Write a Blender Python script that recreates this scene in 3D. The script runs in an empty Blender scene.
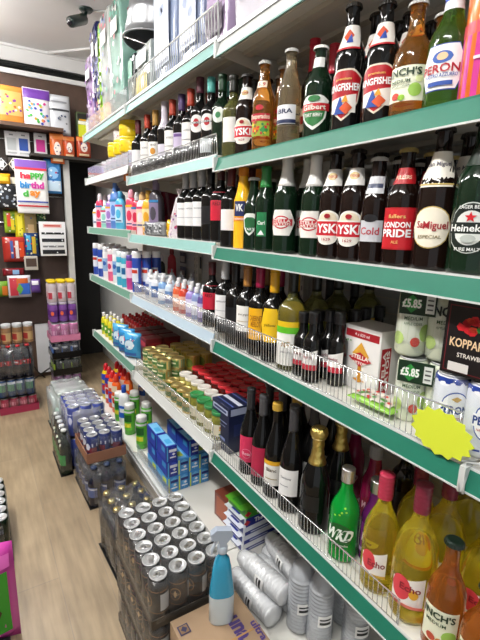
import bpy, bmesh, math, random
from mathutils import Vector, Matrix
from mathutils.geometry import tessellate_polygon
random.seed(7)
PI = math.pi
S = bpy.context.scene
COL = S.collection
FZ = 1.58                                   # camera height above the floor

# ------------------------------------------------------------------ camera
YAW, PIT, ROL, FPX = math.radians(31.82), math.radians(12.52), math.radians(1.52), 426.5
fw = Vector((math.sin(YAW)*math.cos(PIT), math.cos(YAW)*math.cos(PIT), -math.sin(PIT)))
rt = Vector((math.cos(YAW), -math.sin(YAW), 0)); up = rt.cross(fw)
AX = rt*math.cos(ROL) + up*math.sin(ROL); AY = -rt*math.sin(ROL) + up*math.cos(ROL)
cam = bpy.data.cameras.new('camera'); co = bpy.data.objects.new('camera', cam); COL.objects.link(co)
cam.sensor_fit = 'HORIZONTAL'; cam.sensor_width = 36; cam.lens = FPX/480*36; cam.clip_start = .02
co.matrix_world = Matrix(((AX.x, AY.x, -fw.x, 0), (AX.y, AY.y, -fw.y, 0), (AX.z, AY.z, -fw.z, FZ), (0, 0, 0, 1)))
S.camera = co
def ray(px, py): return AX*((px-240)/FPX) - AY*((py-320)/FPX) + fw
def on_z(px, py, z): d = ray(px, py); k = (z-FZ)/d.z; return Vector((d.x*k, d.y*k, z))
def on_x(px, py, x): d = ray(px, py); k = x/d.x; return Vector((x, d.y*k, FZ+d.z*k))
def on_y(px, py, y): d = ray(px, py); k = y/d.y; return Vector((d.x*k, y, FZ+d.z*k))
def pix(v):
    w = Vector(v) - Vector((0, 0, FZ)); c = w.dot(fw)
    return 240+FPX*w.dot(AX)/c, 320-FPX*w.dot(AY)/c

# ------------------------------------------------------------------ world, lights, exposure
W = bpy.data.worlds.new('world'); S.world = W; W.use_nodes = True
W.node_tree.nodes['Background'].inputs[0].default_value = (.93, .97, 1, 1)
W.node_tree.nodes['Background'].inputs[1].default_value = .46
S.view_settings.view_transform = 'Standard'; S.view_settings.look = 'None'
S.view_settings.exposure = .32; S.view_settings.gamma = 1; S.view_settings.use_curve_mapping = False
def area(name, loc, sx, sy, power, col=(1, .98, .95), rot=(0, 0, 0)):
    l = bpy.data.lights.new(name, 'AREA'); l.shape = 'RECTANGLE'; l.size = sx; l.size_y = sy; l.energy = power; l.color = col
    o = bpy.data.objects.new(name, l); o.location = loc; o.rotation_euler = rot; COL.objects.link(o); return o
TUBES = [(-.55, .2), (-.55, 2.1), (-.1, 3.75)]
for tx, ty in TUBES:
    area('tube_light', (tx, ty, 2.90), .14, 1.2, 26)

# ------------------------------------------------------------------ materials
MATS = {}
def hexc(h):
    h = h.lstrip('#'); v = [int(h[i:i+2], 16)/255 for i in (0, 2, 4)]
    return tuple((c/12.92 if c <= .04045 else ((c+.055)/1.055)**2.4) for c in v)
def mat(name, col, rough=.5, metal=0, trans=0, coat=0, var=0, scale=40, bump=0, alpha=1, ior=1.45, emit=0, spec=.5):
    if name in MATS: return MATS[name]
    if isinstance(col, str): col = hexc(col)
    m = bpy.data.materials.new(name); m.use_nodes = True; nt = m.node_tree; b = nt.nodes['Principled BSDF']
    I = b.inputs
    I['Base Color'].default_value = (*col, 1); I['Roughness'].default_value = rough; I['Metallic'].default_value = metal
    I['Transmission Weight'].default_value = trans; I['Coat Weight'].default_value = coat; I['IOR'].default_value = ior
    I['Alpha'].default_value = alpha; I['Specular IOR Level'].default_value = spec; I['Coat Roughness'].default_value = .12
    if emit: I['Emission Color'].default_value = (*col, 1); I['Emission Strength'].default_value = emit
    if var or bump:
        tc = nt.nodes.new('ShaderNodeTexCoord'); n = nt.nodes.new('ShaderNodeTexNoise'); n.inputs['Scale'].default_value = scale
        n.inputs['Detail'].default_value = 4; nt.links.new(tc.outputs['Object'], n.inputs['Vector'])
        if var:
            mx = nt.nodes.new('ShaderNodeMixRGB'); mx.blend_type = 'MIX'
            mx.inputs[1].default_value = (*[c*(1-var) for c in col], 1); mx.inputs[2].default_value = (*[min(1, c*(1+var)) for c in col], 1)
            nt.links.new(n.outputs['Fac'], mx.inputs[0]); nt.links.new(mx.outputs[0], I['Base Color'])
        if bump:
            bp = nt.nodes.new('ShaderNodeBump'); bp.inputs['Strength'].default_value = bump; bp.inputs['Distance'].default_value = .01
            nt.links.new(n.outputs['Fac'], bp.inputs['Height']); nt.links.new(bp.outputs[0], I['Normal'])
    MATS[name] = m; return m
def paper(h, rough=.42): return mat('print_'+h.lstrip('#')+('' if rough == .42 else '_m'), h, rough, coat=.15)
def plastic(h, rough=.3): return mat('plastic_'+h.lstrip('#')+str(rough), h, rough, coat=.3)
M_DARK = mat('dark_glass', (.005, .005, .005), .05, coat=0)
M_DKGREEN = mat('dark_green_glass', (.005, .018, .008), .05, coat=0)
M_BROWN = mat('brown_glass', (.009, .004, .003), .05, coat=0)
M_GREEN = mat('green_glass', (.16, .42, .04), .04, trans=.9, coat=.4, ior=1.3)
M_BRGREEN = mat('bright_green_liquid', (.0, .36, .04), .06, trans=.3, coat=.6, ior=1.3)
M_AMBER = mat('amber_glass', (.80, .34, .05), .04, trans=.88, coat=.5, ior=1.3)
M_AMBDK = mat('dark_amber_glass', (.62, .20, .03), .04, trans=.8, coat=.5, ior=1.3)
M_YELLOW = mat('straw_wine_glass', (.95, .80, .07), .04, trans=.88, coat=.5, ior=1.3)
M_OLIVE = mat('olive_wine_glass', (.42, .42, .12), .04, trans=.85, coat=.5, ior=1.3)
M_ORANGE = mat('orange_drink', (.98, .52, .02), .12, coat=.5)
M_CLEAR = mat('clear_glass', (.9, .93, .92), .03, trans=.9, ior=1.3)
M_PURPLE = mat('purple_drink', (.12, .01, .12), .06, coat=.6)
M_ROSE = mat('cherry_drink', (.25, .01, .06), .06, coat=.6)
M_SILVER = mat('silver_metal', (.78, .79, .8), .28, 1)
M_ALU = mat('can_aluminium', (.66, .67, .68), .38, .55)
M_GOLDF = mat('gold_foil', (.78, .60, .18), .3, 1, bump=.5, scale=90)
M_GOLD = mat('gold_cap', (.75, .6, .25), .3, .9)
M_WIRE = mat('chrome_wire', (.8, .81, .82), .25, .9)
M_BLACK = plastic('#0d0d0f')
M_WHITE = paper('#f2f1ee')
def film(name, tint, base=.05, bump=.6, scale=25, rough=.12):
    """thin clear plastic: transparent with a Fresnel sheen and a trace of milkiness"""
    if name in MATS: return MATS[name]
    m = bpy.data.materials.new(name); m.use_nodes = True; nt = m.node_tree; nt.nodes.remove(nt.nodes['Principled BSDF']); L = nt.links.new; out = nt.nodes['Material Output']
    tr = nt.nodes.new('ShaderNodeBsdfTransparent'); tr.inputs[0].default_value = (*tint, 1); gl = nt.nodes.new('ShaderNodeBsdfGlossy'); gl.inputs[1].default_value = rough
    df = nt.nodes.new('ShaderNodeBsdfDiffuse'); df.inputs[0].default_value = (.8, .82, .84, 1)
    lw = nt.nodes.new('ShaderNodeLayerWeight'); lw.inputs[0].default_value = .25; fr = nt.nodes.new('ShaderNodeMapRange'); fr.inputs['To Min'].default_value = .035; fr.inputs['To Max'].default_value = .45; L(lw.outputs['Facing'], fr.inputs[0]); bp = nt.nodes.new('ShaderNodeBump'); bp.inputs['Strength'].default_value = bump; bp.inputs['Distance'].default_value = .012
    no = nt.nodes.new('ShaderNodeTexNoise'); no.inputs['Scale'].default_value = scale; tc = nt.nodes.new('ShaderNodeTexCoord'); L(tc.outputs['Object'], no.inputs[0]); L(no.outputs['Fac'], bp.inputs['Height'])
    for n_ in (gl.inputs['Normal'], lw.inputs['Normal'], df.inputs['Normal']): L(bp.outputs[0], n_)
    m1 = nt.nodes.new('ShaderNodeMixShader'); m1.inputs[0].default_value = base; L(tr.outputs[0], m1.inputs[1]); L(df.outputs[0], m1.inputs[2])
    m2 = nt.nodes.new('ShaderNodeMixShader'); L(fr.outputs[0], m2.inputs[0]); L(m1.outputs[0], m2.inputs[1]); L(gl.outputs[0], m2.inputs[2]); L(m2.outputs[0], out.inputs[0]); MATS[name] = m; return m
M_WRAP = film('shrink_film', (.97, .98, 1), .04)
M_WRAPG = film('grey_shrink_film', (.85, .87, .9), .07, 1, 18, .16)
M_CUP = film('clear_cup_plastic', (.98, .99, 1), .58, .2, 20, .08)

# ------------------------------------------------------------------ mesh helper
class MB:
    def __init__(s): s.v = []; s.f = []; s.m = []; s.mats = []; s.sm = []
    def mi(s, m):
        if m not in s.mats: s.mats.append(m)
        return s.mats.index(m)
    def add(s, vs, fs, m, smooth=False):
        n = len(s.v); k = s.mi(m); s.v += [tuple(v) for v in vs]
        for f in fs: s.f.append([i+n for i in f]); s.m.append(k); s.sm.append(smooth)
    def box(s, x0, x1, y0, y1, z0, z1, m, bev=0):
        if bev:
            b = bmesh.new(); bmesh.ops.create_cube(b, size=1)
            for v in b.verts: v.co = Vector(((x0+x1)/2+v.co.x*(x1-x0), (y0+y1)/2+v.co.y*(y1-y0), (z0+z1)/2+v.co.z*(z1-z0)))
            bmesh.ops.bevel(b, geom=b.edges[:], offset=bev, segments=2, affect='EDGES', profile=.6)
            b.verts.index_update()
            s.add([v.co.copy() for v in b.verts], [[v.index for v in f.verts] for f in b.faces], m, True); b.free(); return
        V = [(x, y, z) for z in (z0, z1) for y in (y0, y1) for x in (x0, x1)]
        s.add(V, [(0, 2, 3, 1), (4, 5, 7, 6), (0, 1, 5, 4), (2, 6, 7, 3), (0, 4, 6, 2), (1, 3, 7, 5)], m)
    def lathe(s, prof, m, seg=20, cx=0, cy=0, smooth=True, closed=True):
        V = []; F = []; n = len(prof)
        for r, z in prof:
            for k in range(seg):
                a = 2*PI*k/seg; V.append((cx+r*math.cos(a), cy+r*math.sin(a), z))
        for i in range(n-1):
            for k in range(seg):
                F.append((i*seg+k, i*seg+(k+1) % seg, (i+1)*seg+(k+1) % seg, (i+1)*seg+k))
        if closed:
            F.append(tuple(range(seg))[::-1]); F.append(tuple((n-1)*seg+k for k in range(seg)))
        s.add(V, F, m, smooth)
    def tube(s, pts, r, m, seg=6, cyc=False):
        pts = [Vector(p) for p in pts]; V = []; F = []; n = len(pts)
        for i, p in enumerate(pts):
            d = (pts[min(i+1, n-1)]-pts[max(i-1, 0)]).normalized()
            a = d.orthogonal().normalized() if abs(d.z) > .9 else d.cross(Vector((0, 0, 1))).normalized()
            b = d.cross(a)
            for k in range(seg):
                t = 2*PI*k/seg; V.append(p+a*(r*math.cos(t))+b*(r*math.sin(t)))
        for i in range(n-1):
            for k in range(seg): F.append((i*seg+k, i*seg+(k+1) % seg, (i+1)*seg+(k+1) % seg, (i+1)*seg+k))
        F.append(tuple(range(seg))); F.append(tuple((n-1)*seg+k for k in range(seg)))
        s.add(V, F, m, True)
    def prism(s, poly, y0, y1, m):            # polygon in (x,z) extruded along y
        n = len(poly); V = [(x, y0, z) for x, z in poly]+[(x, y1, z) for x, z in poly]
        F = [tuple(range(n)), tuple(range(2*n-1, n-1, -1))]+[(i, (i+1) % n+0, (i+1) % n+n, i+n) for i in range(n)]
        s.add(V, F, m)
    def mesh(s, name):
        me = bpy.data.meshes.new(name); me.from_pydata(s.v, [], s.f)
        for m in s.mats: me.materials.append(m)
        me.polygons.foreach_set('material_index', s.m); me.polygons.foreach_set('use_smooth', s.sm)
        me.update(); b = bmesh.new(); b.from_mesh(me); bmesh.ops.recalc_face_normals(b, faces=b.faces[:]) if len(s.f) < 60000 else None
        b.to_mesh(me); b.free(); return me
    def build(s, name, parent=None, loc=None, rot=None):
        return link(name, s.mesh(name), parent, loc, rot)
def link(name, me, parent=None, loc=None, rot=None):
    o = bpy.data.objects.new(name, me); COL.objects.link(o)
    if parent: o.parent = parent
    if loc is not None: o.location = loc
    if rot is not None: o.rotation_euler = rot
    return o
def tag(o, label, cat, group=None, kind=None):
    if label: o['label'] = label
    if cat: o['category'] = cat
    if group: o['group'] = group
    if kind: o['kind'] = kind
    return o
def thing(name, label, cat, loc, rz=0, group=None, rot=None):
    o = link(name, None, None, loc, rot or (0, 0, rz)); return tag(o, label, cat, group)
def struct(o): o['kind'] = 'structure'; return o
def copy_tree(o, parent=None):
    c = o.copy(); COL.objects.link(c)
    if parent: c.parent = parent
    for ch in list(KIDS.get(o, [])):
        k = copy_tree(ch, c); KIDS.setdefault(c, []).append(k)
    return c
KIDS = {}
def link_k(name, me, parent, **k):
    o = link(name, me, parent, **k); KIDS.setdefault(parent, []).append(o); return o

# ------------------------------------------------------------------ lettering and decals
TXT = {}
def text_mesh(t, bold=.0):
    if (t, bold) in TXT: return TXT[(t, bold)]
    c = bpy.data.curves.new('t', 'FONT'); c.body = t; c.resolution_u = 2; c.offset = bold; c.space_line = .8; c.align_x = 'CENTER'
    o = bpy.data.objects.new('t', c); COL.objects.link(o)
    dg = bpy.context.evaluated_depsgraph_get(); me = o.evaluated_get(dg).to_mesh()
    V = [Vector(v.co) for v in me.vertices]; F = [list(p.vertices) for p in me.polygons]
    o.evaluated_get(dg).to_mesh_clear(); bpy.data.objects.remove(o); bpy.data.curves.remove(c)
    x0 = min(v.x for v in V); x1 = max(v.x for v in V); y0 = min(v.y for v in V); y1 = max(v.y for v in V)
    V = [((v.x-x0)/(x1-x0)-.5, (v.y-y0)/(y1-y0)-.5) for v in V]
    TXT[(t, bold)] = (V, F); return V, F
def grid_poly(poly, n=10, rows=3):
    """strip mesh of a polygon that is convex in s: list of (s,z) verts and quads"""
    s0 = min(p[0] for p in poly); s1 = max(p[0] for p in poly); V = []; F = []
    for i in range(n+1):
        s = s0+(s1-s0)*(i/n*.998+.001); zs = []
        for a, b in zip(poly, poly[1:]+poly[:1]):
            if (a[0]-s)*(b[0]-s) <= 0 and a[0] != b[0]: zs.append(a[1]+(b[1]-a[1])*(s-a[0])/(b[0]-a[0]))
        lo, hi = min(zs), max(zs)
        for j in range(rows+1): V.append((s, lo+(hi-lo)*j/rows))
    for i in range(n):
        for j in range(rows):
            a = i*(rows+1)+j; F.append((a, a+rows+1, a+rows+2, a+1))
    return V, F
def shape(kind, w, h):
    if kind == 'r': return [(-w/2, -h/2), (w/2, -h/2), (w/2, h/2), (-w/2, h/2)]
    if kind == 'e': return [(w/2*math.cos(a*PI/12+.01), h/2*math.sin(a*PI/12+.01)) for a in range(24)]
    if kind == 'sh': return [(-w/2, h*.35), (-w*.25, h*.5), (w*.25, h*.5), (w/2, h*.35), (w*.47, -h*.05), (w*.25, -h*.33), (0.001, -h*.5), (-w*.25, -h*.33), (-w*.47, -h*.05)]
    if kind == 'hex': return [(-w/2, 0), (-w*.3, h/2), (w*.3, h/2), (w/2, .001), (w*.3, -h/2), (-w*.3, -h/2)]
    if kind == 'tri': return [(-w/2, -h/2), (w/2, -h/2), (0.001, h/2)]
    if kind == 'dia': return [(-w/2, 0), (0.001, -h/2), (w/2, 0.001), (0, h/2)]
    if kind == 'slant': return [(-w/2, -h/2), (w/2, -h/2), (w/2, h*.15), (-w/2, h*.5)]
    if kind == 'slope': return [(-w/2, -h/2), (w/2, -h/2), (w/2, h*.5), (-w/2, h*.25)]
def decals(mb, ops, mp, step=.0005, n=10):
    off = step
    for op in ops:
        k = op[0]
        if k == 't':
            _, t, s, z, w, h, col = op[:7]; V, F = text_mesh(t, op[7] if len(op) > 7 else .012)
            sk = op[8] if len(op) > 8 else 0
            P = [(s+x*w+y*h*sk, z+y*h) for x, y in V]
            mb.add([mp(a, b, off) for a, b in P], F, paper(col))
        elif k == 'star':
            _, s, z, r, pts, col = op[:6]; P = [(s, z)]; rr = op[6] if len(op) > 6 else .42
            for i in range(pts*2):
                a = PI/2+PI*i/pts; q = r if i % 2 == 0 else r*rr; P.append((s+q*math.cos(a), z+q*math.sin(a)))
            mb.add([mp(a, b, off) for a, b in P], [(0, i, i % (2*pts)+1) for i in range(1, 2*pts+1)], paper(col))
        elif k == 'dots':                     # scattered specks of print: n dots in a w x h field
            _, s, z, w, h, cnt, r, cols = op; rnd = random.Random(cnt*7+int(w*1e4))
            for i in range(cnt):
                a, b = s+(rnd.random()-.5)*w, z+(rnd.random()-.5)*h; P = [(a+r*math.cos(q*PI/3), b+r*math.sin(q*PI/3)*rnd.uniform(.6, 1.2)) for q in range(6)]
                mb.add([mp(x, y, off) for x, y in P], [tuple(range(6))], paper(rnd.choice(cols)))
        else:
            _, s, z, w, h, col = op[:6]
            V, F = grid_poly(shape(k, w, h), n)
            mb.add([mp(s+a, z+b, off) for a, b in V], F, paper(col) if isinstance(col, str) else col, True)
        off += step
def cyl_map(prof):
    def r_at(z):
        for (r0, z0), (r1, z1) in zip(prof, prof[1:]):
            if z0 <= z <= z1 and z1 > z0: return r0+(r1-r0)*(z-z0)/(z1-z0)
        return prof[-1][0]
    rb = max(r for r, z in prof)
    def mp(s, z, off):
        r = r_at(z)+off+.0003; t = s/max(r_at(z), rb*.3); return (-r*math.cos(t), r*math.sin(t)*-1, z)
    # local front is -X; s to the right seen from the front means towards -Y ... (viewer looks along +X, right is -Y)
    return mp
def flat_map(o, u, v):
    o, u, v = Vector(o), Vector(u), Vector(v); n = u.cross(v).normalized()
    return lambda s, z, off: tuple(o+u*s+v*z+n*off)

# ------------------------------------------------------------------ bottle kinds
def smooth_prof(pts, it=2):
    for _ in range(it):
        q = [pts[0]]
        for a, b in zip(pts, pts[1:]):
            q += [(a[0]*.75+b[0]*.25, a[1]*.75+b[1]*.25), (a[0]*.25+b[0]*.75, a[1]*.25+b[1]*.75)]
        q.append(pts[-1]); pts = q
    return pts
def profile(kind, r, h, rn):
    P = {
     'wine': [(r*.6, 0), (r*.96, .002), (r, .02*h), (r, .3*h), (r, .56*h), (r*.97, .61*h), (r*.72, .66*h), (rn*1.1, .71*h), (rn, .78*h), (rn, .97*h), (rn*1.08, .975*h), (rn*1.08, h)],
     'burg': [(r*.6, 0), (r*.96, .002), (r, .02*h), (r, .25*h), (r, .42*h), (r*.93, .52*h), (r*.65, .63*h), (rn*1.15, .73*h), (rn, .8*h), (rn, .97*h), (rn*1.08, .975*h), (rn*1.08, h)],
     'beer': [(r*.6, 0), (r*.95, .002), (r, .02*h), (r, .3*h), (r, .57*h), (r*.94, .63*h), (r*.72, .70*h), (rn*1.3, .775*h), (rn*1.05, .87*h), (rn, .955*h), (rn*1.12, .965*h), (rn*1.12, h)],
     'flask': [(r*.6, 0), (r*.93, .002), (r, .03*h), (r*1.0, .3*h), (r*1.0, .50*h), (r*.92, .59*h), (r*.62, .68*h), (rn*1.15, .75*h), (rn, .84*h), (rn, .97*h), (rn*1.1, .975*h), (rn*1.1, h)],
     'fat': [(r*.6, 0), (r*.9, .003), (r*.97, .04*h), (r, .2*h), (r*1.0, .46*h), (r*.93, .56*h), (r*.66, .66*h), (rn*1.15, .73*h), (rn, .80*h), (rn, .97*h), (rn*1.08, .975*h), (rn*1.08, h)],
     'spirit': [(r*.6, 0), (r*.96, .002), (r, .03*h), (r, .3*h), (r, .6*h), (r*.98, .68*h), (r*.75, .745*h), (rn*1.1, .78*h), (rn, .82*h), (rn, .97*h), (rn, h)],
    }[kind]
    return P
def sub_prof(P):
    core = smooth_prof(P[2:-3], 2); return P[:2]+core+P[-3:]
BOT = {}
def bottle(spec):
    """builds one bottle (Empty with parts) at the origin and returns the root, cached by spec name"""
    if spec['id'] in BOT: return BOT[spec['id']]
    k, r, h, rn = spec['kind'], spec['r'], spec['h'], spec.get('rn', .0135)
    P = sub_prof(profile(k, r, h, rn)); seg = 24
    root = thing(spec['name'], '', spec.get('cat', 'bottle'), (0, 0, 0))
    g = MB(); g.lathe(P, spec['glass'], seg); link_k('glass_body', g.mesh('glass_body'), root)
    mp = cyl_map(P)
    def r_at(z):
        for (r0, z0), (r1, z1) in zip(P, P[1:]):
            if z0 <= z <= z1 and z1 > z0: return r0+(r1-r0)*(z-z0)/(z1-z0)
        return P[-1][0]
    c = MB(); cap = spec.get('cap', ('crown', '#111111'))
    cm = cap[1] if not isinstance(cap[1], str) else plastic(cap[1], .35)
    if cap[0] == 'crown':
        pr = [(rn*1.28, h-.009), (rn*1.35, h-.0085), (rn*1.22, h-.001), (rn*.95, h+.0015), (rn*.3, h+.002)]
        V = []; n = 42
        for i, (rr, z) in enumerate(pr):
            for q in range(n):
                w = 1+(.05 if (q % 2 and i < 3) else 0); V.append((rr*w*math.cos(2*PI*q/n), rr*w*math.sin(2*PI*q/n), z))
        F = [(i*n+q, i*n+(q+1) % n, (i+1)*n+(q+1) % n, (i+1)*n+q) for i in range(len(pr)-1) for q in range(n)]
        F.append(tuple((len(pr)-1)*n+q for q in range(n))); c.add(V, F, cm)
    elif cap[0] == 'sleeve':
        z0 = h*(cap[2] if len(cap) > 2 else .78); pr = []
        for i in range(9):
            z = z0+(h-z0)*i/8; pr.append((r_at(min(z, h*.999))+.0009, z))
        pr += [(rn*1.05, h+.0012), (rn*.3, h+.0014)]; c.lathe(pr, cm, 20)
        for z in (h*.955, h*.945): c.lathe([(rn*1.15, z), (rn*1.18, z+.001), (rn*1.15, z+.002)], cm, 20)
    elif cap[0] == 'screw':
        z0 = h*(cap[2] if len(cap) > 2 else .88); rr = rn*1.22; pr = [(rr*.97, z0), (rr, z0+.001)]
        nz = 6
        for i in range(nz):
            z = z0+(h-z0)*(i+.2)/nz; pr += [(rr, z), (rr*.94, z+(h-z0)/nz*.3), (rr, z+(h-z0)/nz*.5)]
        pr += [(rr, h-.001), (rr*.95, h+.001), (rr*.3, h+.0012)]; c.lathe(pr, cm, 20)
    elif cap[0] == 'foil':
        z0 = h*.66; pr = []
        for i in range(10):
            z = z0+(h*.9-z0)*i/9; pr.append((max(r_at(z), rn)+.0012+.0006*math.sin(i*2.1), z))
        pr += [(rn*1.5, h*.92), (rn*1.62, h*.95), (rn*1.45, h*.985), (rn*1.0, h*1.0), (rn*.3, h*1.003)]; c.lathe(pr, cm, 18)
        c.lathe([(rn*1.28, h*.895), (rn*1.34, h*.9), (rn*1.28, h*.907)], M_GOLD, 18)
    link_k('cap' if cap[0] in ('crown', 'screw') else 'neck_foil', c.mesh('cap'), root)
    if spec.get('label'):
        l = MB(); decals(l, spec['label'], mp); link_k('label', l.mesh('label'), root)
    if spec.get('neck'):
        l = MB(); decals(l, spec['neck'], mp); link_k('neck_label', l.mesh('neck_label'), root)
    root['_h'] = h; root['_r'] = r; BOT[spec['id']] = root; USED[spec['id']] = False
    return root
USED = {}
def put(root_id, root, loc, rz, label, group=None, sz=1, tilt=None):
    if not USED.get(root_id): USED[root_id] = True; o = root
    else: o = copy_tree(root)
    o.location = loc; o.rotation_euler = (0, 0, rz) if not tilt else (tilt[0], tilt[1], rz); o.scale = (1, 1, sz); o['label'] = label
    if group: o['group'] = group
    elif 'group' in o: del o['group']
    if 'group' in o and not group: del o['group']
    return o

# ------------------------------------------------------------------ shelf geometry (metres; a section of shelving is 1 m)
LX = .75; Y0 = .389; BACKX = 1.18
LIP = {0: (2.162, 2.175, 2.175), 1: (1.803, 1.818, 1.880), 2: (1.500, 1.515, 1.536), 3: (1.148, 1.174, 1.183), 4: (.682, .711, .740)}
DECKZ = .175
def bay_of(y): return 0 if y < Y0 else min(3, 1+int(y-Y0))
def lipz(s, bay): return LIP[s][max(0, bay-1)]
ORD = ['first', 'second', 'third', 'fourth', 'fifth', 'sixth', 'seventh', 'eighth']

def struct_box(name, x0, x1, y0, y1, z0, z1, m):
    mb = MB(); mb.box(x0, x1, y0, y1, z0, z1, m); return struct(mb.build(name))
# floor: pale worn wood-look planks running along the aisle
def floor_mat():
    m = bpy.data.materials.new('worn_plank_floor'); m.use_nodes = True; nt = m.node_tree; b = nt.nodes['Principled BSDF']; L = nt.links.new
    tc = nt.nodes.new('ShaderNodeTexCoord'); mp = nt.nodes.new('ShaderNodeMapping'); mp.inputs['Rotation'].default_value[2] = PI/2
    L(tc.outputs['Object'], mp.inputs[0]); br = nt.nodes.new('ShaderNodeTexBrick'); L(mp.outputs[0], br.inputs[0])
    br.inputs['Color1'].default_value = (.38, .295, .19, 1); br.inputs['Color2'].default_value = (.34, .262, .168, 1); br.inputs['Mortar'].default_value = (.30, .24, .17, 1)
    br.inputs['Scale'].default_value = 1; br.inputs['Brick Width'].default_value = 1.2; br.inputs['Row Height'].default_value = .19; br.inputs['Mortar Size'].default_value = .002
    mp2 = nt.nodes.new('ShaderNodeMapping'); mp2.inputs['Scale'].default_value = (22, 2.2, 1); L(tc.outputs['Object'], mp2.inputs[0])
    n = nt.nodes.new('ShaderNodeTexNoise'); n.inputs['Scale'].default_value = 1.6; n.inputs['Detail'].default_value = 8; L(mp2.outputs[0], n.inputs[0])
    n2 = nt.nodes.new('ShaderNodeTexNoise'); n2.inputs['Scale'].default_value = 3; n2.inputs['Detail'].default_value = 5; L(tc.outputs['Object'], n2.inputs[0])
    r = nt.nodes.new('ShaderNodeValToRGB'); r.color_ramp.elements[0].position = .35; r.color_ramp.elements[0].color = (.76, .75, .73, 1); r.color_ramp.elements[1].position = .65; r.color_ramp.elements[1].color = (1.1, 1.08, 1.05, 1)
    L(n.outputs['Fac'], r.inputs[0]); mx = nt.nodes.new('ShaderNodeMixRGB'); mx.blend_type = 'MULTIPLY'; mx.inputs[0].default_value = .85
    L(br.outputs['Color'], mx.inputs[1]); L(r.outputs[0], mx.inputs[2])
    r2 = nt.nodes.new('ShaderNodeValToRGB'); r2.color_ramp.elements[0].position = .4; r2.color_ramp.elements[0].color = (.72, .7, .68, 1); r2.color_ramp.elements[1].position = .6; r2.color_ramp.elements[1].color = (1, 1, 1, 1)
    L(n2.outputs['Fac'], r2.inputs[0]); m2 = nt.nodes.new('ShaderNodeMixRGB'); m2.blend_type = 'MULTIPLY'; m2.inputs[0].default_value = .6
    L(mx.outputs[0], m2.inputs[1]); L(r2.outputs[0], m2.inputs[2]); L(m2.outputs[0], b.inputs['Base Color']); b.inputs['Roughness'].default_value = .38
    return m
M_FLOOR = floor_mat()
M_CEIL = mat('ceiling_paint', (.84, .84, .84), .7, var=.04, scale=3)
M_CORN = mat('cornice_paint', (.78, .78, .78), .5)
M_BRWALL = mat('brown_wall_board', (.085, .05, .036), .5, var=.35, scale=14)
M_RWALL = mat('plain_wall_paint', (.5, .5, .48), .7)
struct_box('floor', -1.6, 1.9, -1.6, 5.4, -.06, 0, M_FLOOR)
struct_box('wall_left_unseen', -1.35, -1.25, -.3, 5.4, 0, 3.07, mat('unseen_wall_mixed', (.16, .13, .11), .7, var=.5, scale=3))  # unseen wall, added to darken bottle reflections and stop light from the left
struct_box('ceiling', -1.6, 1.9, -1.6, 5.4, 3.07, 3.13, M_CEIL)
struct_box('wall_right', 1.24, 1.34, -1.6, 5.3, 0, 3.07, M_RWALL)
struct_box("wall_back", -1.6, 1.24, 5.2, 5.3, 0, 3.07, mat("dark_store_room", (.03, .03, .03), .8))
# ------------------------------------------------------------------ the shelving run: four one-metre sections
M_STEEL = mat('cream_shelf_steel', (.72, .71, .66), .35, coat=.2, var=.03, scale=8)
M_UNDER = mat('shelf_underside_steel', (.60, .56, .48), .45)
M_BACKP = mat('grey_back_panel', (.50, .51, .50), .5)
M_LIPG = mat('green_price_rail', (.010, .155, .098), .5, coat=0, var=.12, scale=12)
M_LIPP = mat('sheen_aqua_price_rail', (.24, .45, .42), .5, coat=0, var=.05)  # ticket strip whose sheen of reflected light is put into the base colour
M_LIPB = mat('sheen_blue_price_rail', (.42, .53, .62), .5, coat=0)  # pale paper strip, with reflected light painted into its blue
M_LIPW = mat('white_price_rail', (.60, .62, .61), .45, coat=0)
M_LIPGP = mat('sheen_sage_price_rail', (.12, .27, .20), .5, coat=0)  # green rail lightened in colour for the sheen at a grazing view
RAILS = {(0, 0): M_LIPW, (0, 1): M_LIPW, (0, 2): M_LIPP, (0, 3): M_LIPP,
         (1, 0): M_LIPG, (1, 1): M_LIPG, (1, 2): M_LIPP, (1, 3): M_LIPW,
         (2, 0): M_LIPG, (2, 1): M_LIPG, (2, 2): M_LIPP, (2, 3): M_LIPGP,
         (3, 0): M_LIPG, (3, 1): M_LIPG, (3, 2): M_LIPB, (3, 3): M_LIPGP,
         (4, 0): M_LIPG, (4, 1): M_LIPG, (4, 2): M_LIPW, (4, 3): M_LIPGP}
SHN = ['top', 'second', 'third', 'fourth', 'fifth']
SEC = ['nearest', 'near', 'middle', 'far']
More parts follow.
